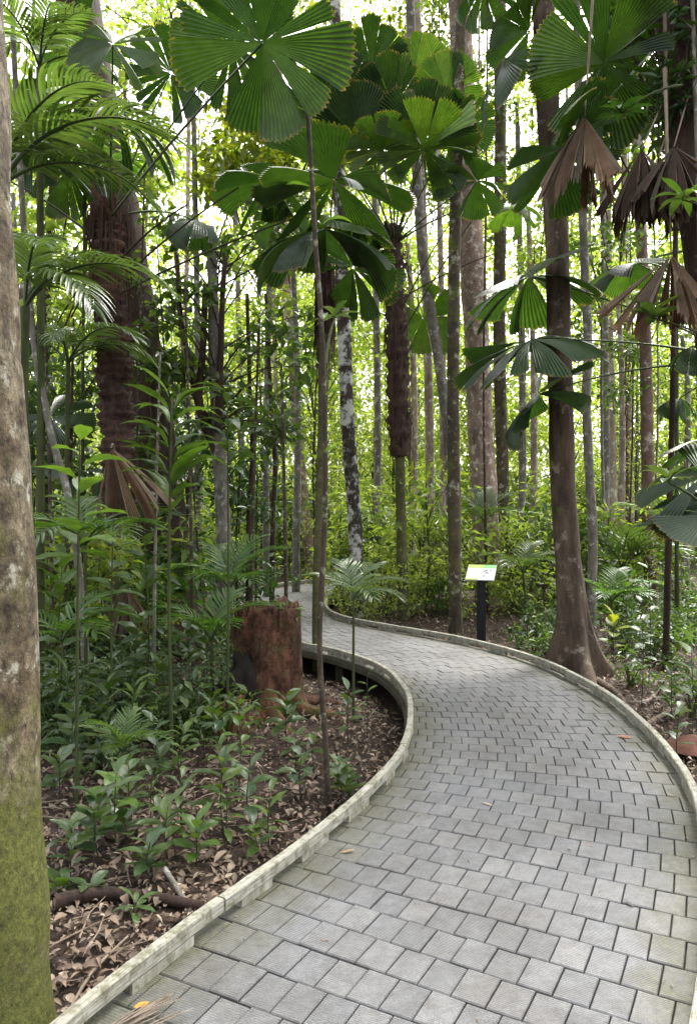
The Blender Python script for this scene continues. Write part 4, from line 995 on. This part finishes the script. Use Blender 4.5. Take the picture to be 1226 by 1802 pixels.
# random far trunks
n_ = 0
for _ in range(200):
    Y = U(18, 38); px = U(40, 1240); x = (px - CX) / F * Y
    if dwalk(x, Y) < 1.5: continue
    lean = U(-25, 15); bk = R.choice([BARK_PALE, BARK_GREY, BARK_PINK, BARK_PALE, BARK_RED])
    tree('slender tree trunk in the bright distance ' + zone(px), [(px, 1000), (px + lean * .4 + U(-14, 14), 760), (px + lean * .6 + U(-14, 14), 520), (px + lean * 1.4, 250)], Y, U(5, 11), bk, 19 * U(.8, 1.1), None, 'slender distant trunks ' + zone(px), (CR(R.choice([LEAF_BG, LEAF_BG2, LEAF_YL]), U(.6, 1.0), 0, 0, -1.5) if Y > 25 else None), sides=8, n=14, name='distant_tree'); n_ += 1
    if n_ > 19: break

# scattered seedlings on the left bank, thin stems, palms in the distance
KINDS = [('small seedling with oval olive leaves in the litter of the left bank', HERB, 'oval', 'oval leaved seedlings on the left bank'), ('small seedling with narrow bright leaves in the litter of the left bank', HERB_L, 'lance', 'narrow leaved seedlings on the left bank'),
         ('small seedling with roundish mid green leaves in the litter of the left bank', LEAF_MID, 'obov', 'roundish leaved seedlings on the left bank')]
n_ = 0
for _ in range(400):
    Y = 3.5 + 5 * R.random(); px = U(95, 660); x = (px - CX) / F * Y
    if dwalk(x, Y) < 1.12 or (395 < px < 560 and 5.8 < Y < 7.4): continue
    lb, mt, kd, gp_ = KINDS[n_ % 3]; h = U(.14, .5) * (1.3 if Y > 5 else .8)
    zt_ = gz(x, Y) + h; py = CY + (EYE - zt_) / Y * F
    broad_plant(lb, px, Y, py, R.randint(5, 10), U(.09, .17), mt, kd, 'seedling', start=.45, pitch=(40, -20), stem_r=.004, smat=PETI_D, group=gp_); n_ += 1
    if n_ > 50: break
for (px, Y, top, lean) in ((95, 8.0, 420, -20), (270, 7.2, 620, 12), (340, 8.4, 500, -14), (440, 9.2, 560, 16), (505, 8.6, 640, -10), (235, 9.6, 300, 20), (120, 9.0, 560, 10)):
    t = tree('thin bare understorey stem at pixel', [(px, 1150), (px + lean * .4, (1150 + top) / 2), (px + lean, top)], Y, U(5, 8), R.choice([BARK_GREY, BARK_POLE]), 1, None, None, None, sides=7, n=14, name='thin_sapling', cat='sapling')
    t[0]['label'] = {95: 'thin bare stem between the thick mossy trunk and the left fan palm', 270: 'thin bare stem in front of the massive leaning trunk', 340: 'thin bare stem among the shaded shrubs left of the stump', 440: 'thin crooked stem behind the stump',
                     505: 'thin bare stem right behind the stump top', 235: 'tall thin bare stem beside the shaggy left palm', 120: 'thin bare stem by the young feather palm'}[px]
    for k in range(9):
        p = t[2] - Vector((0, 0, U(0, .9))); ob('leaf', leafmesh(R.choice([HERB, HERB_L, LEAF_MID]), 'lance', k % 3), None, t[0], orient(p - t[1], k * 2.4, U(-.2, .5), 0, U(.16, .26)))
n_ = 0
for (px, Y) in ((560, 20), (690, 17), (770, 15.5), (930, 16), (1010, 14.5), (1095, 13.5), (1160, 16), (960, 21), (1060, 20), (720, 22), (1190, 11.5), (480, 21)):
    x = (px - CX) / F * Y; h = U(.5, 1.6); py = CY + (EYE - gz(x, Y) - h) / Y * F
    t = feather_palm('bright feather palm in the sunlit undergrowth ' + zone(px), px, Y, py, [(U(0, 360), U(15, 60), U(.9, 1.5)) for _ in range(7)], FROND_P, .03, seed=20 + n_ % 2, **K2); t['group'] = 'feather palms ' + zone(px); n_ += 1
n_ = 0
for _ in range(200):
    Y = U(12.5, 26); px = U(640, 1240); x = (px - CX) / F * Y
    if dwalk(x, Y) < 1.4 or abs(px - 1010) < 40: continue
    bl = U(-14, 14)
    tree('very thin young stem in the sunlit forest ' + zone(px), [(px, 1050), (px + bl, 700), (px + bl * .4, 350)], Y, U(3, 6), R.choice([BARK_GREY, BARK_PALE, BARK_POLE]), 12, None, 'very thin stems ' + zone(px), None, sides=6, n=12, name='thin_sapling', cat='sapling'); n_ += 1
    if n_ > 9: break

# mid-ground crowns with larger leaves
def leafy_crown(parent, base, spots, mat, n, size, seed):
    g = np.random.default_rng(seed)
    c = [tuple(P(px, py, Y) - base) for px, py, Y, r in spots]; rad = [r / F * Y for px, py, Y, r in spots]
    V, Fa = leaf_cloud(n, c, rad, size, seed, .7, .5, .1)
    me = mesh('crown', V, Fa, False); me.materials.append(mat); o = ob('crown', me, None, parent)
    m = MB()
    for q, (px, py, Y, r) in zip(c, spots):
        s = P(U(368, 392), min(760, py + U(40, 160)), 10.5) - base if parent is t14 else Vector((q[0] * .6, q[1] * .6, q[2] - U(.3, .9)))
        V, Fs = tube(bez(s, (s + Vector(q)) / 2 + Vector((0, 0, .25)), Vector(q), 7, .014, .005), 5); m.add(V, Fs)
    tag(m.build('branches', BARK_DK, o), kind='stuff')
    return o
spots = []
for _ in range(46):
    px, py = U(270, 560), U(330, 790)
    if (px < 330 and py > 650): continue
    spots.append((px, py, U(9.3, 11.8), U(22, 52)))
leafy_crown(t14, b14, spots, LEAF_MID, 1750, .16, 71)
tY = tree('leafy tree with yellow green top leaves in the middle', [(470, 1045), (468, 800), (474, 500), (480, 330)], 14, 12, BARK_GREY, 9.5, None, taper=.4, sides=8)
spots = [(U(360, 600), U(180, 345), U(12.5, 14.5), U(20, 46)) for _ in range(30)]
leafy_crown(tY[0], tY[1], spots, LEAF_YL, 1700, .19, 72)
tL = tree('dark leafy tree behind the left feather palm', [(85, 1080), (80, 800), (85, 500), (95, 250)], 12.5, 14, BARK_DK, 9.5, None, taper=.4, sides=8)
spots = [(U(20, 330), U(150, 640), U(11.6, 13.5), U(25, 55)) for _ in range(44)]
leafy_crown(tL[0], tL[1], spots, LEAF_BG2, 1250, .19, 73)

# leafy canopies that fill the upper part of the view
def canopy(label, px, Y, x0, x1, y0, y1, nsp, n, mat, size, seed, r0=22, r1=60):
    t, b, top = tree(label, [(px, 1050), (px + 4, 700), (px - 6, (y0 + y1) / 2)], Y, 13, R.choice([BARK_GREY, BARK_PALE]), 1, None, None, None, taper=.5, sides=8, n=16)
    leafy_crown(t, b, [(U(x0, x1), U(y0, y1), Y + U(-1.5, 1.5), U(r0, r1)) for _ in range(nsp)], mat, n, size, seed)
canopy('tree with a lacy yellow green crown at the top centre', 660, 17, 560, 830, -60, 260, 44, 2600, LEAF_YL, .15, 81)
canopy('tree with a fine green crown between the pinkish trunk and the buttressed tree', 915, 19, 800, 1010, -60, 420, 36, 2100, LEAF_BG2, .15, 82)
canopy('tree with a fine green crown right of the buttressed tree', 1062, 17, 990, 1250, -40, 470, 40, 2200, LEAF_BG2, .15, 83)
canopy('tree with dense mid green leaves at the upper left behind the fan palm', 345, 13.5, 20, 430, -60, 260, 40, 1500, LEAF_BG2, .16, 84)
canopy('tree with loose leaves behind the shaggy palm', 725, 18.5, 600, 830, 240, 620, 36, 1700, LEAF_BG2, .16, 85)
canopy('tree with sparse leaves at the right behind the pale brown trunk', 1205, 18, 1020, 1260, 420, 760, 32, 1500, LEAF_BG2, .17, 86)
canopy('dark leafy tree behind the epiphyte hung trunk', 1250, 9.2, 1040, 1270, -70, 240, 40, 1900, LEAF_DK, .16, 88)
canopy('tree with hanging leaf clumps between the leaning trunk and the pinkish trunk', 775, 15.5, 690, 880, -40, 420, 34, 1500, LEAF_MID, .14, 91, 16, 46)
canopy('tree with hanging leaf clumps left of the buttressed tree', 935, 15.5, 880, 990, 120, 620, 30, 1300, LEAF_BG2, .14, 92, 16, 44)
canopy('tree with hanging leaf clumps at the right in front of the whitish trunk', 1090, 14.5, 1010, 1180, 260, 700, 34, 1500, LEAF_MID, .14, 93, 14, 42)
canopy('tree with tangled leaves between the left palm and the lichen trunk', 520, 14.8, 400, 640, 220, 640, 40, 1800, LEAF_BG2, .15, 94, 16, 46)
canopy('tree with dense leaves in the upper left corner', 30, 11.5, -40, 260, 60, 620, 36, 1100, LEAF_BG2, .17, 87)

# far wood: one mass
def far_wood():
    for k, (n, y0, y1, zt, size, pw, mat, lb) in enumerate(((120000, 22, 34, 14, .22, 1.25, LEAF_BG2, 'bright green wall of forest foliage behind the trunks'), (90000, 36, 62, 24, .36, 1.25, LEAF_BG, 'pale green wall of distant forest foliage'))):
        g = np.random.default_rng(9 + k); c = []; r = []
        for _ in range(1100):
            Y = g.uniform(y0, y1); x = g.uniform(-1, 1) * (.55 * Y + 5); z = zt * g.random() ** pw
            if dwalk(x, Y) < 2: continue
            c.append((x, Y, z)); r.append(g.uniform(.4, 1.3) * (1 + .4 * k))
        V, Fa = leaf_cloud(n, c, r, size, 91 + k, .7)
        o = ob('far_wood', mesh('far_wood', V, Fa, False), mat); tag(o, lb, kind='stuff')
far_wood()

# ------------------------------------------------------------------ epiphytes on the top right trunk
eb = EPI.location
m = MB()
for k in range(150):
    z = P(0, U(-80, 190), 7.2).z; az = U(math.pi * .75, math.pi * 1.75); rr = .2 + U(0, .25)
    a = Vector((P(1240, 0, 7.2).x, 7.2, z)) + Vector((math.cos(az) * rr, math.sin(az) * rr, 0)); l = U(.3, 1.1)
    V, Fs = tube(bez(a, a + Vector((math.cos(az) * .08, math.sin(az) * .08, -l * .3)), a + Vector((U(-.06, .04), U(-.05, .05), -l)), 5, .009, .003), 4, cap=False); m.add(V, Fs)
o = m.build('hanging_root', FIBRE_D, EPI, eb); tag(o, kind='stuff')
c = [tuple(Vector((P(px, 0, 7.2).x, 7.0 + U(-.1, .2), P(0, py, 7.2).z)) - eb) for px, py in ((1170, 60), (1185, 140), (1160, 180), (1195, 200), (1175, 20), (1210, 90))]
V, Fa = leaf_cloud(420, c, [.22, .24, .2, .22, .2, .2], .16, 55, .9, .25)
me = mesh('epiphyte', V, Fa, False); ob('epiphyte', me, LEAF_DK, EPI)
tube_ob('vine', bez(P(1166, -40, 6.9), P(1174, 120, 6.9), P(1172, 420, 6.95), 14, .017, .014), PETI_B, EPI, eb, sides=7)
tube_ob('vine', bez(P(1216, -40, 6.8), P(1222, 120, 6.8), P(1230, 480, 6.85), 14, .02, .016), BARK_GREY, EPI, eb, sides=7)

# ------------------------------------------------------------------ stump
sb = Vector(((470 - CX) / F * 6.7, 6.7, gz(-.74, 6.7) - .05))
st = thing('tree_stump', 'rotting reddish tree stump with a mossy edge beside the boardwalk', 'stump', sb)
zt = EYE - (1066 - CY) / F * 6.7
def stump():
    V = []; Fs = []; sides = 56; rows = 34; H = zt - sb.z
    for i in range(rows):
        t = i / (rows - 1)
        for k in range(sides):
            th = 2 * math.pi * k / sides; c, s = math.cos(th), math.sin(th)
            r = .29 * (1 + .55 * math.exp(-t * H / .16) * (.5 + .5 * max(0, math.cos(4 * th + 1))) + .10 * math.exp(-t * 3))
            q = Vector((c * 2, s * 2, t * 2.2))
            r *= 1 + .16 * noise.noise(q * 1.5) - .10 * max(0, noise.noise(Vector((c * 4, s * 4, t * 1.2)))) + .11 * noise.noise(Vector((c * 6, s * 6, t * 3))) + .05 * noise.noise(Vector((c * 14, s * 14, t * 12)))
            top = H * (1 + .10 * noise.noise(Vector((c * 2.5, s * 2.5, 7))) + .05 * noise.noise(Vector((c * 7, s * 7, 3))) - .06 * (1 if c < -.35 else 0))
            V.append((c * r, s * r * .9, t * top))
    for i in range(rows - 1):
        for k in range(sides):
            k2 = (k + 1) % sides; Fs.append((i * sides + k, i * sides + k2, (i + 1) * sides + k2, (i + 1) * sides + k))
    o = (rows - 1) * sides; n0 = len(V)                      # broken hollow top
    for f, dz in ((.72, -.03), (.45, -.14), (.1, -.2)):
        for k in range(sides):
            x, y, z = V[o + k]; V.append((x * f, y * f, z + dz + .03 * noise.noise(Vector((x * 14, y * 14, f * 9)))))
    rings = [o, n0, n0 + sides, n0 + 2 * sides]
    for a, b in zip(rings[:-1], rings[1:]):
        for k in range(sides):
            k2 = (k + 1) % sides; Fs.append((a + k, a + k2, b + k2, b + k))
    ob('trunk', mesh('trunk', V, Fs), STUMPM, st)
    V, Fs = tube(crom([(-.25, -.18, -.04, .24), (-.21, -.17, .2, .19), (-.17, -.16, .45, .14), (-.15, -.13, .66, .07), (-.15, -.1, .8, .02)], 30), 22, .4, 5, seed=4)
    ob('burnt_buttress', mesh('burnt_buttress', [tuple(v) for v in V], Fs), STUMPB, st)
    m = MB()
    for k in range(60):                                      # frayed rotten wood at the foot
        a = Vector((-.22 + U(-.16, .16), -.55 + U(-.22, .2), 0)); z = max(.03, .36 - abs(a.x + .2) * 1.2 - abs(a.y + .5) * .6)
        V, Fs = tube([tuple(a + Vector((0, 0, -.05))) + (.035,), tuple(a + Vector((U(-.02, .02), .03, z * .5))) + (.026,), tuple(a + Vector((U(-.04, .05), .08, z))) + (.006,)], 5, .3, 8, seed=k); m.add(V, Fs)
    tag(m.build('rotten_wood', ROT, st, smooth=True), kind='stuff')
    V, Fs = tube([(-.2, -.5, -.05, .30), (-.2, -.48, .06, .24), (-.2, -.42, .18, .13), (-.2, -.4, .26, .03)], 24, .4, 6, seed=3)
    ob('root_mound', mesh('root_mound', [tuple(v) for v in V], Fs), STUMPM, st)
    for az, l in ((-.4, .55), (-1.3, .5), (3.4, .6), (.5, .5), (-2.3, .45)):
        d = Vector((math.cos(az), math.sin(az), 0)); k = Vector((-d.y, d.x, 0))
        V, Fs = tube(crom([tuple(d * .2 + Vector((0, 0, .26))) + (.09,), tuple(d * .34 + Vector((0, 0, .10))) + (.075,), tuple(d * (.34 + l * .5) + k * .06 + Vector((0, 0, .05))) + (.05,), tuple(d * (.34 + l) + k * U(-.1, .1) + Vector((0, 0, -.02))) + (.02,)], 18), 10, .3, 7, seed=az)
        ob('root', mesh('root', [tuple(v) for v in V], Fs), STUMPM, st)
    m = MB()
    for k in range(46):
        th = k / 46 * 6.283 + U(-.1, .1); r = U(.2, .29); h = zt - sb.z - .1
        a = Vector((math.cos(th) * r, math.sin(th) * r * .9, h - .06)); V, Fs = tube([tuple(a) + (.022,), tuple(a + Vector((U(-.01, .01), U(-.01, .01), U(.06, .12)))) + (.014,), tuple(a + Vector((U(-.03, .03), U(-.03, .03), U(.12, .22)))) + (.003,)], 5, .3, 9, seed=k); m.add(V, Fs)
    tag(m.build('splintered_rim', STUMPM, st, smooth=True), kind='stuff')
    cl_ = [(x, -.12 * abs(x), zt - sb.z - .02) for x in (-.15, .12, .2, .05)]
    V, Fa = leaf_cloud(46, cl_, [.1] * 4, .12, 8, .5, .4)
    ob('moss_fern', mesh('moss_fern', V, Fa, False), HERB_L, st)
stump()

# ------------------------------------------------------------------ sign
gx = (846 - CX) / F * 9.95; gb = Vector((gx, 9.95, gz(gx, 9.95)))
sg = thing('information_sign', 'small slanted information sign with a white and lime panel on a black post', 'sign', gb)
BLACK = plain('black_post', (.006, .007, .009), .45); WHITE = plain('sign_white', (.5, .51, .55), .4); LIME = plain('sign_lime', (.36, .46, .10), .4)
GRN = plain('sign_green', (.19, .40, .16), .4); INK = plain('sign_ink', (.06, .06, .07), .5); INKG = plain('sign_text_grey', (.5, .52, .6), .5)
pz = EYE - (1012 - CY) / F * 9.95
m = MB(); hp = pz - gb.z - .02
m.box((0, 0, hp / 2 - .05), .105, .09, hp + .1)
Mp = Matrix.Translation((-.005, -.03, hp + .055)) @ Matrix.Rotation(math.radians(-20), 4, 'Z') @ Matrix.Rotation(math.radians(36), 4, 'X')
m.build('post', BLACK, sg)
def slab(name, mat, x0, x1, y0, y1, z0, z1, parent, Mx=None):
    q = MB(); q.box(((x0 + x1) / 2, (y0 + y1) / 2, (z0 + z1) / 2), x1 - x0, y1 - y0, z1 - z0)
    return ob(name, mesh(name, q.V, q.F, False), mat, parent, Mx)
pn = slab('panel', WHITE, -.19, .19, -.155, .155, -.008, .008, sg, Mp)
slab('mounting_plate', BLACK, -.08, .08, -.08, .08, -.034, -.0085, sg, Mp)
slab('printed_band', LIME, -.188, .02, .085, .153, .0085, .0095, pn); slab('printed_band', GRN, .0205, .188, .085, .153, .0085, .0095, pn); slab('printed_band', LIME, -.188, -.03, -.153, -.125, .0085, .0095, pn)
for i, y in enumerate((.055, .035, .015, -.01, -.03, -.05, -.07)): slab('printed_line', INKG, -.165, U(-.06, -.01), y - .003, y + .003, .0085, .0092, pn)
for (x, y, a, L, w_) in ((.055, .03, 40, .075, .022), (.075, -.01, 30, .05, .024), (.125, .045, 45, .04, .018), (.045, -.075, 35, .04, .02), (.10, -.03, 60, .035, .012)):
    V = [(math.cos(t) * L / 2, math.sin(t) * w_ / 2 * (1 + .3 * math.sin(3 * t)), .0089) for t in [k * .523 for k in range(12)]]
    ob('illustration', mesh('illustration', V, [tuple(range(12))], False), INK, pn, Matrix.Translation((x, y, 0)) @ Matrix.Rotation(math.radians(a), 4, 'Z'))

# ------------------------------------------------------------------ litter, sticks, fallen leaves
def litter():
    g = np.random.default_rng(3); pts = []
    while len(pts) < 46000:
        Y = 1.7 + 12 * g.random() ** 1.5; lim = .56 * Y + .8; x = g.uniform(-lim, lim)
        d = dwalk(x, Y)
        if d < .80: continue
        if d < .95 and g.random() < .5: continue
        pts.append((x, Y, gz(x, Y) + .012 + .03 * g.random()))
    pts = np.array(pts); n = len(pts)
    L = .02 + .06 * g.random(n) ** 2.0; L = np.where(g.random(n) < .02, L + .05, L); W = L * (.26 + .3 * g.random(n)); az = g.uniform(0, 6.283, n)
    d = np.stack([np.cos(az), np.sin(az), g.normal(0, .28, n)], 1); d /= np.linalg.norm(d, axis=1)[:, None]
    s = np.cross(d, np.stack([g.normal(0, .3, n), g.normal(0, .3, n), np.ones(n)], 1)); s /= np.linalg.norm(s, axis=1)[:, None]
    nn = np.cross(s, d); cu = (L * g.normal(.0, .3, n))[:, None] * nn
    b = pts - d * L[:, None] * .5
    V = []
    for t, wv in ((0, .06), (.2, .72), (.45, 1.0), (.72, .72), (1, .04)):
        bend = cu * (4 * t * (1 - t))
        for k in (-.5, 0, .5):
            V.append(b + d * (L * t)[:, None] + s * (W * wv * k)[:, None] + bend + nn * (abs(k) * L * wv * .18)[:, None])
    V = np.stack(V, 1).reshape(-1, 3)
    q = []
    for i in range(4):
        for k in range(2): q.append((i * 3 + k, i * 3 + k + 1, (i + 1) * 3 + k + 1, (i + 1) * 3 + k))
    Fa = (np.arange(n)[:, None, None] * 15 + np.array(q)[None]).reshape(-1, 4)
    o = ob('leaf_litter', mesh('leaf_litter', V, Fa, True), LITTER); tag(o, 'brown fallen leaves covering the forest floor', kind='stuff')
    m = MB()
    for k in range(420):
        Y = 1.9 + 9 * R.random() ** 1.4; x = U(-.56 * Y - .6, .56 * Y + .6)
        if dwalk(x, Y) < 1.0: continue
        a = U(0, 6.28); l = U(.08, .4); z = gz(x, Y) + .03
        dx, dy = math.cos(a) * l / 2, math.sin(a) * l / 2
        V, Fs = tube([(x - dx, Y - dy, z, .005), (x + U(-.02, .02), Y + U(-.02, .02), z + U(0, .02), .004), (x + dx, Y + dy, z + U(-.01, .03), .002)], 4); m.add(V, Fs)
    o = m.build('twig_litter', PETI_B); tag(o, 'thin dry twigs scattered through the leaf litter', kind='stuff')
litter()
def branch(label, pts, mat, name='fallen_branch'):
    rows = [(x, y, gz(x, y) + dz, r) for x, y, dz, r in pts]; b = Vector(rows[0][:3])
    o = tube_ob(name, rows, mat, None, b, n=24, sides=10, lump=.2, lf=6); o.location = b
    return tag(o, label, 'branch' if 'root' not in name else 'root')
Q = lambda px, py: ((px - CX) / F * (1300 * 1.8 / (py - CY)), 1300 * 1.8 / (py - CY))
def gp(px, py, dz, r): x, y = Q(px, py); return (x, y, dz, r)
branch('dark fallen branch lying behind the bright seedling near the kerb', [gp(95, 1610, .05, .035), gp(170, 1590, .05, .03), gp(250, 1590, .03, .026), gp(355, 1615, .04, .02)], BARK_DK)
branch('grey stick poking over the litter near the kerb', [gp(290, 1560, .08, .012), gp(325, 1600, .03, .012), gp(352, 1635, .01, .01)], BARK_GREY)
branch('pale thin stick in the litter at the lower left', [gp(120, 1790, .03, .006), gp(165, 1720, .04, .007), gp(225, 1660, .03, .004)], PETI_B)
branch('surface root running from the buttress roots along the kerb', [gp(1050, 1200, .03, .05), gp(1085, 1222, .03, .035), gp(1110, 1250, .0, .02)], BARK_BUT, 'surface_root')
branch('curved surface root arcing through the right litter', [gp(1105, 1232, .0, .018), gp(1140, 1236, .04, .018), gp(1162, 1212, .05, .015), gp(1160, 1195, .0, .012)], BARK_RED, 'surface_root')
branch('pale split stick in the right litter', [gp(1135, 1278, .04, .02), gp(1180, 1255, .05, .018), gp(1205, 1245, .03, .01)], PETI_B)
# red fallen palm sheath at the right edge
def sheath():
    V = []; Fs = []; n = 12
    for i in range(n):
        t = i / (n - 1); w_ = .17 * math.sin(math.pi * (.12 + .8 * t))
        for k in range(7):
            u = k / 6 * 2 - 1
            V.append((t * .62 - .31, w_ * u, .05 + .10 * (1 - u * u) * math.sin(math.pi * (.1 + .8 * t)) + .012 * noise.noise(Vector((t * 9, u * 6, 0)))))
    for i in range(n - 1):
        for k in range(6): Fs.append((i * 7 + k, i * 7 + k + 1, (i + 1) * 7 + k + 1, (i + 1) * 7 + k))
    x, y = 2.62, 5.55
    RED = bark_mat('red_sheath', (.07, .03, .02), (.22, .105, .075), scale=7, stretch=1)
    o = ob('fallen_palm_sheath', mesh('fallen_palm_sheath', V, Fs), RED); o.location = (x, y, gz(x, y)); o.rotation_euler = (.1, .1, .2)
    tag(o, 'reddish brown curled palm sheath lying in the litter at the right edge', 'palm sheath')
sheath()
# dry frond tip and small leaves on the tiles
def dry_frond():
    m = MB(); g = random.Random(4)
    for k in range(26):
        a = Vector((-.80 + g.uniform(-.025, .025), 2.13 + g.uniform(-.02, .02), .012 + g.uniform(0, .012)))
        e = a + Vector((.25 + g.uniform(-.09, .04), .24 + g.uniform(-.06, .03), g.uniform(-.004, .03)))
        c = (a + e) / 2 + Vector((g.uniform(-.02, .02), g.uniform(-.02, .03), .02))
        V, Fs = tube(bez(a, c, e, 6, .0065, .0015), 4); m.add(V, Fs)
    o = m.build('dry_palm_frond', PETI_B, smooth=True); tag(o, 'straw coloured dry frond tip lying on the nearest tiles', 'frond')
dry_frond()
def small_leaf(label, px, py, L, col, kind, az, name='fallen_leaf', z=.006):
    Y = F * EYE / (py - CY); x = (px - CX) / F * Y
    mt = leaf_mat('fallen_' + label[:12].replace(' ', '_'), [col, tuple(c * 1.1 for c in col)], .6, .15)
    V, Fs, uv = big_leaf(int(px), .5 if kind == 'oval' else .25, .1, .05)
    V = [(v[0], v[1], max(0, v[2] * .35)) for v in V]
    o = ob(name, mesh(name, V, Fs, True, uv), mt, None, Matrix.Translation((x, Y, z)) @ Matrix.Rotation(az, 4, 'Z') @ Matrix.Scale(L, 4)); tag(o, label, 'leaf')
small_leaf('small orange yellow leaf lying on a tile by the dry frond', 236, 1776, .05, (.42, .22, .03), 'oval', -1.1)
small_leaf('curled pale sliver of leaf on the middle tiles', 868, 1420, .07, (.30, .25, .19), 'lance', .9)
small_leaf('reddish leaf scrap near the right kerb', 1112, 1300, .11, (.24, .10, .06), 'oval', 1.2)
small_leaf('tan leaf scrap near the left kerb', 600, 1502, .07, (.26, .17, .09), 'lance', -1.3)
small_leaf('dark curled leaf scrap on the lower right tiles', 1115, 1598, .05, (.05, .04, .03), 'lance', .4)
def scraps():
    V = []; Fs = []
    for k in range(80):
        s_ = 2.2 + 10.5 * R.random(); p, d, r = cl(s_); u = R.choice((-1, 1)) * HW * (1 - R.random() ** 1.5 * .9) * .93; q = p + r * u
        L = U(.006, .022); a = U(0, 6.28); c, s2 = math.cos(a), math.sin(a); w_ = L * U(.15, .4); o = len(V)
        for (x, y, z) in ((-L, 0, .004), (0, -w_, .004 + U(0, .006)), (L, 0, .005 + U(0, .008)), (0, w_, .004 + U(0, .006))): V.append((q[0] + x * c - y * s2, q[1] + x * s2 + y * c, z))
        Fs += [(o, o + 1, o + 2), (o, o + 2, o + 3)]
    o = ob('leaf_scraps', mesh('leaf_scraps', V, Fs, False), LITTER); tag(o, 'tiny dry leaf scraps scattered on the tiles', kind='stuff')
scraps()
# repeats that stand wholly behind other things in this view are left out
GONE = """forest_herb.005 forest_herb.036 forest_herb.049 forest_herb.051 forest_herb.053 forest_herb.059 forest_herb.062 forest_herb.084 shaded_shrub.001 shaded_shrub.009 shaded_shrub.013 bright_shrub bright_shrub.001 bright_shrub.002 bright_shrub.003 bright_shrub.004 bright_shrub.005 bright_shrub.007 bright_shrub.008 bright_shrub.010 bright_shrub.014 bright_shrub.016 bright_shrub.018 bright_shrub.019 bright_shrub.022 bright_shrub.026 bright_shrub.028 bright_shrub.032 bright_shrub.034 bright_shrub.035 bright_shrub.036 bright_shrub.037 bright_shrub.039 bright_shrub.041 bright_shrub.043 bright_shrub.049 bright_shrub.056 bright_shrub.057 bright_shrub.063 bright_shrub.064 bright_shrub.066 bright_shrub.067 bright_shrub.071 bright_shrub.072 bright_shrub.074 bright_shrub.076 bright_shrub.078 bright_shrub.079 bright_shrub.080 bright_shrub.081 bright_shrub.082 bright_shrub.083 bright_shrub.086 bright_shrub.091 bright_shrub.093 bright_shrub.094 bright_shrub.097 bright_shrub.098 bright_shrub.101 bright_shrub.102 bright_shrub.105 bright_shrub.107 bright_shrub.110 bright_shrub.111 bright_shrub.112 bright_shrub.113 bright_shrub.114 bright_shrub.115 bright_shrub.121 bright_shrub.126 bright_shrub.127 bright_shrub.129 bright_shrub.131 bright_shrub.133 bright_shrub.136 bright_shrub.137 bright_shrub.138 bright_shrub.145 bright_shrub.150 bright_sapling.006 bright_sapling.010 bright_sapling.018 bright_sapling.021 bright_sapling.026 bright_sapling.037 bright_sapling.038 bright_sapling.039 bright_sapling.040 bright_sapling.041 bright_sapling.046 bright_sapling.048 bright_sapling.054 seedling.001 seedling.009 seedling.011 seedling.038 feather_palm.025 thin_sapling.009 thin_sapling.013""".split()
for n_ in GONE:
    t = bpy.data.objects.get(n_)
    if t is None or not t.get('group'): continue
    for c in list(t.children_recursive): bpy.data.objects.remove(c)
    bpy.data.objects.remove(t)
print('objects', len(bpy.data.objects))
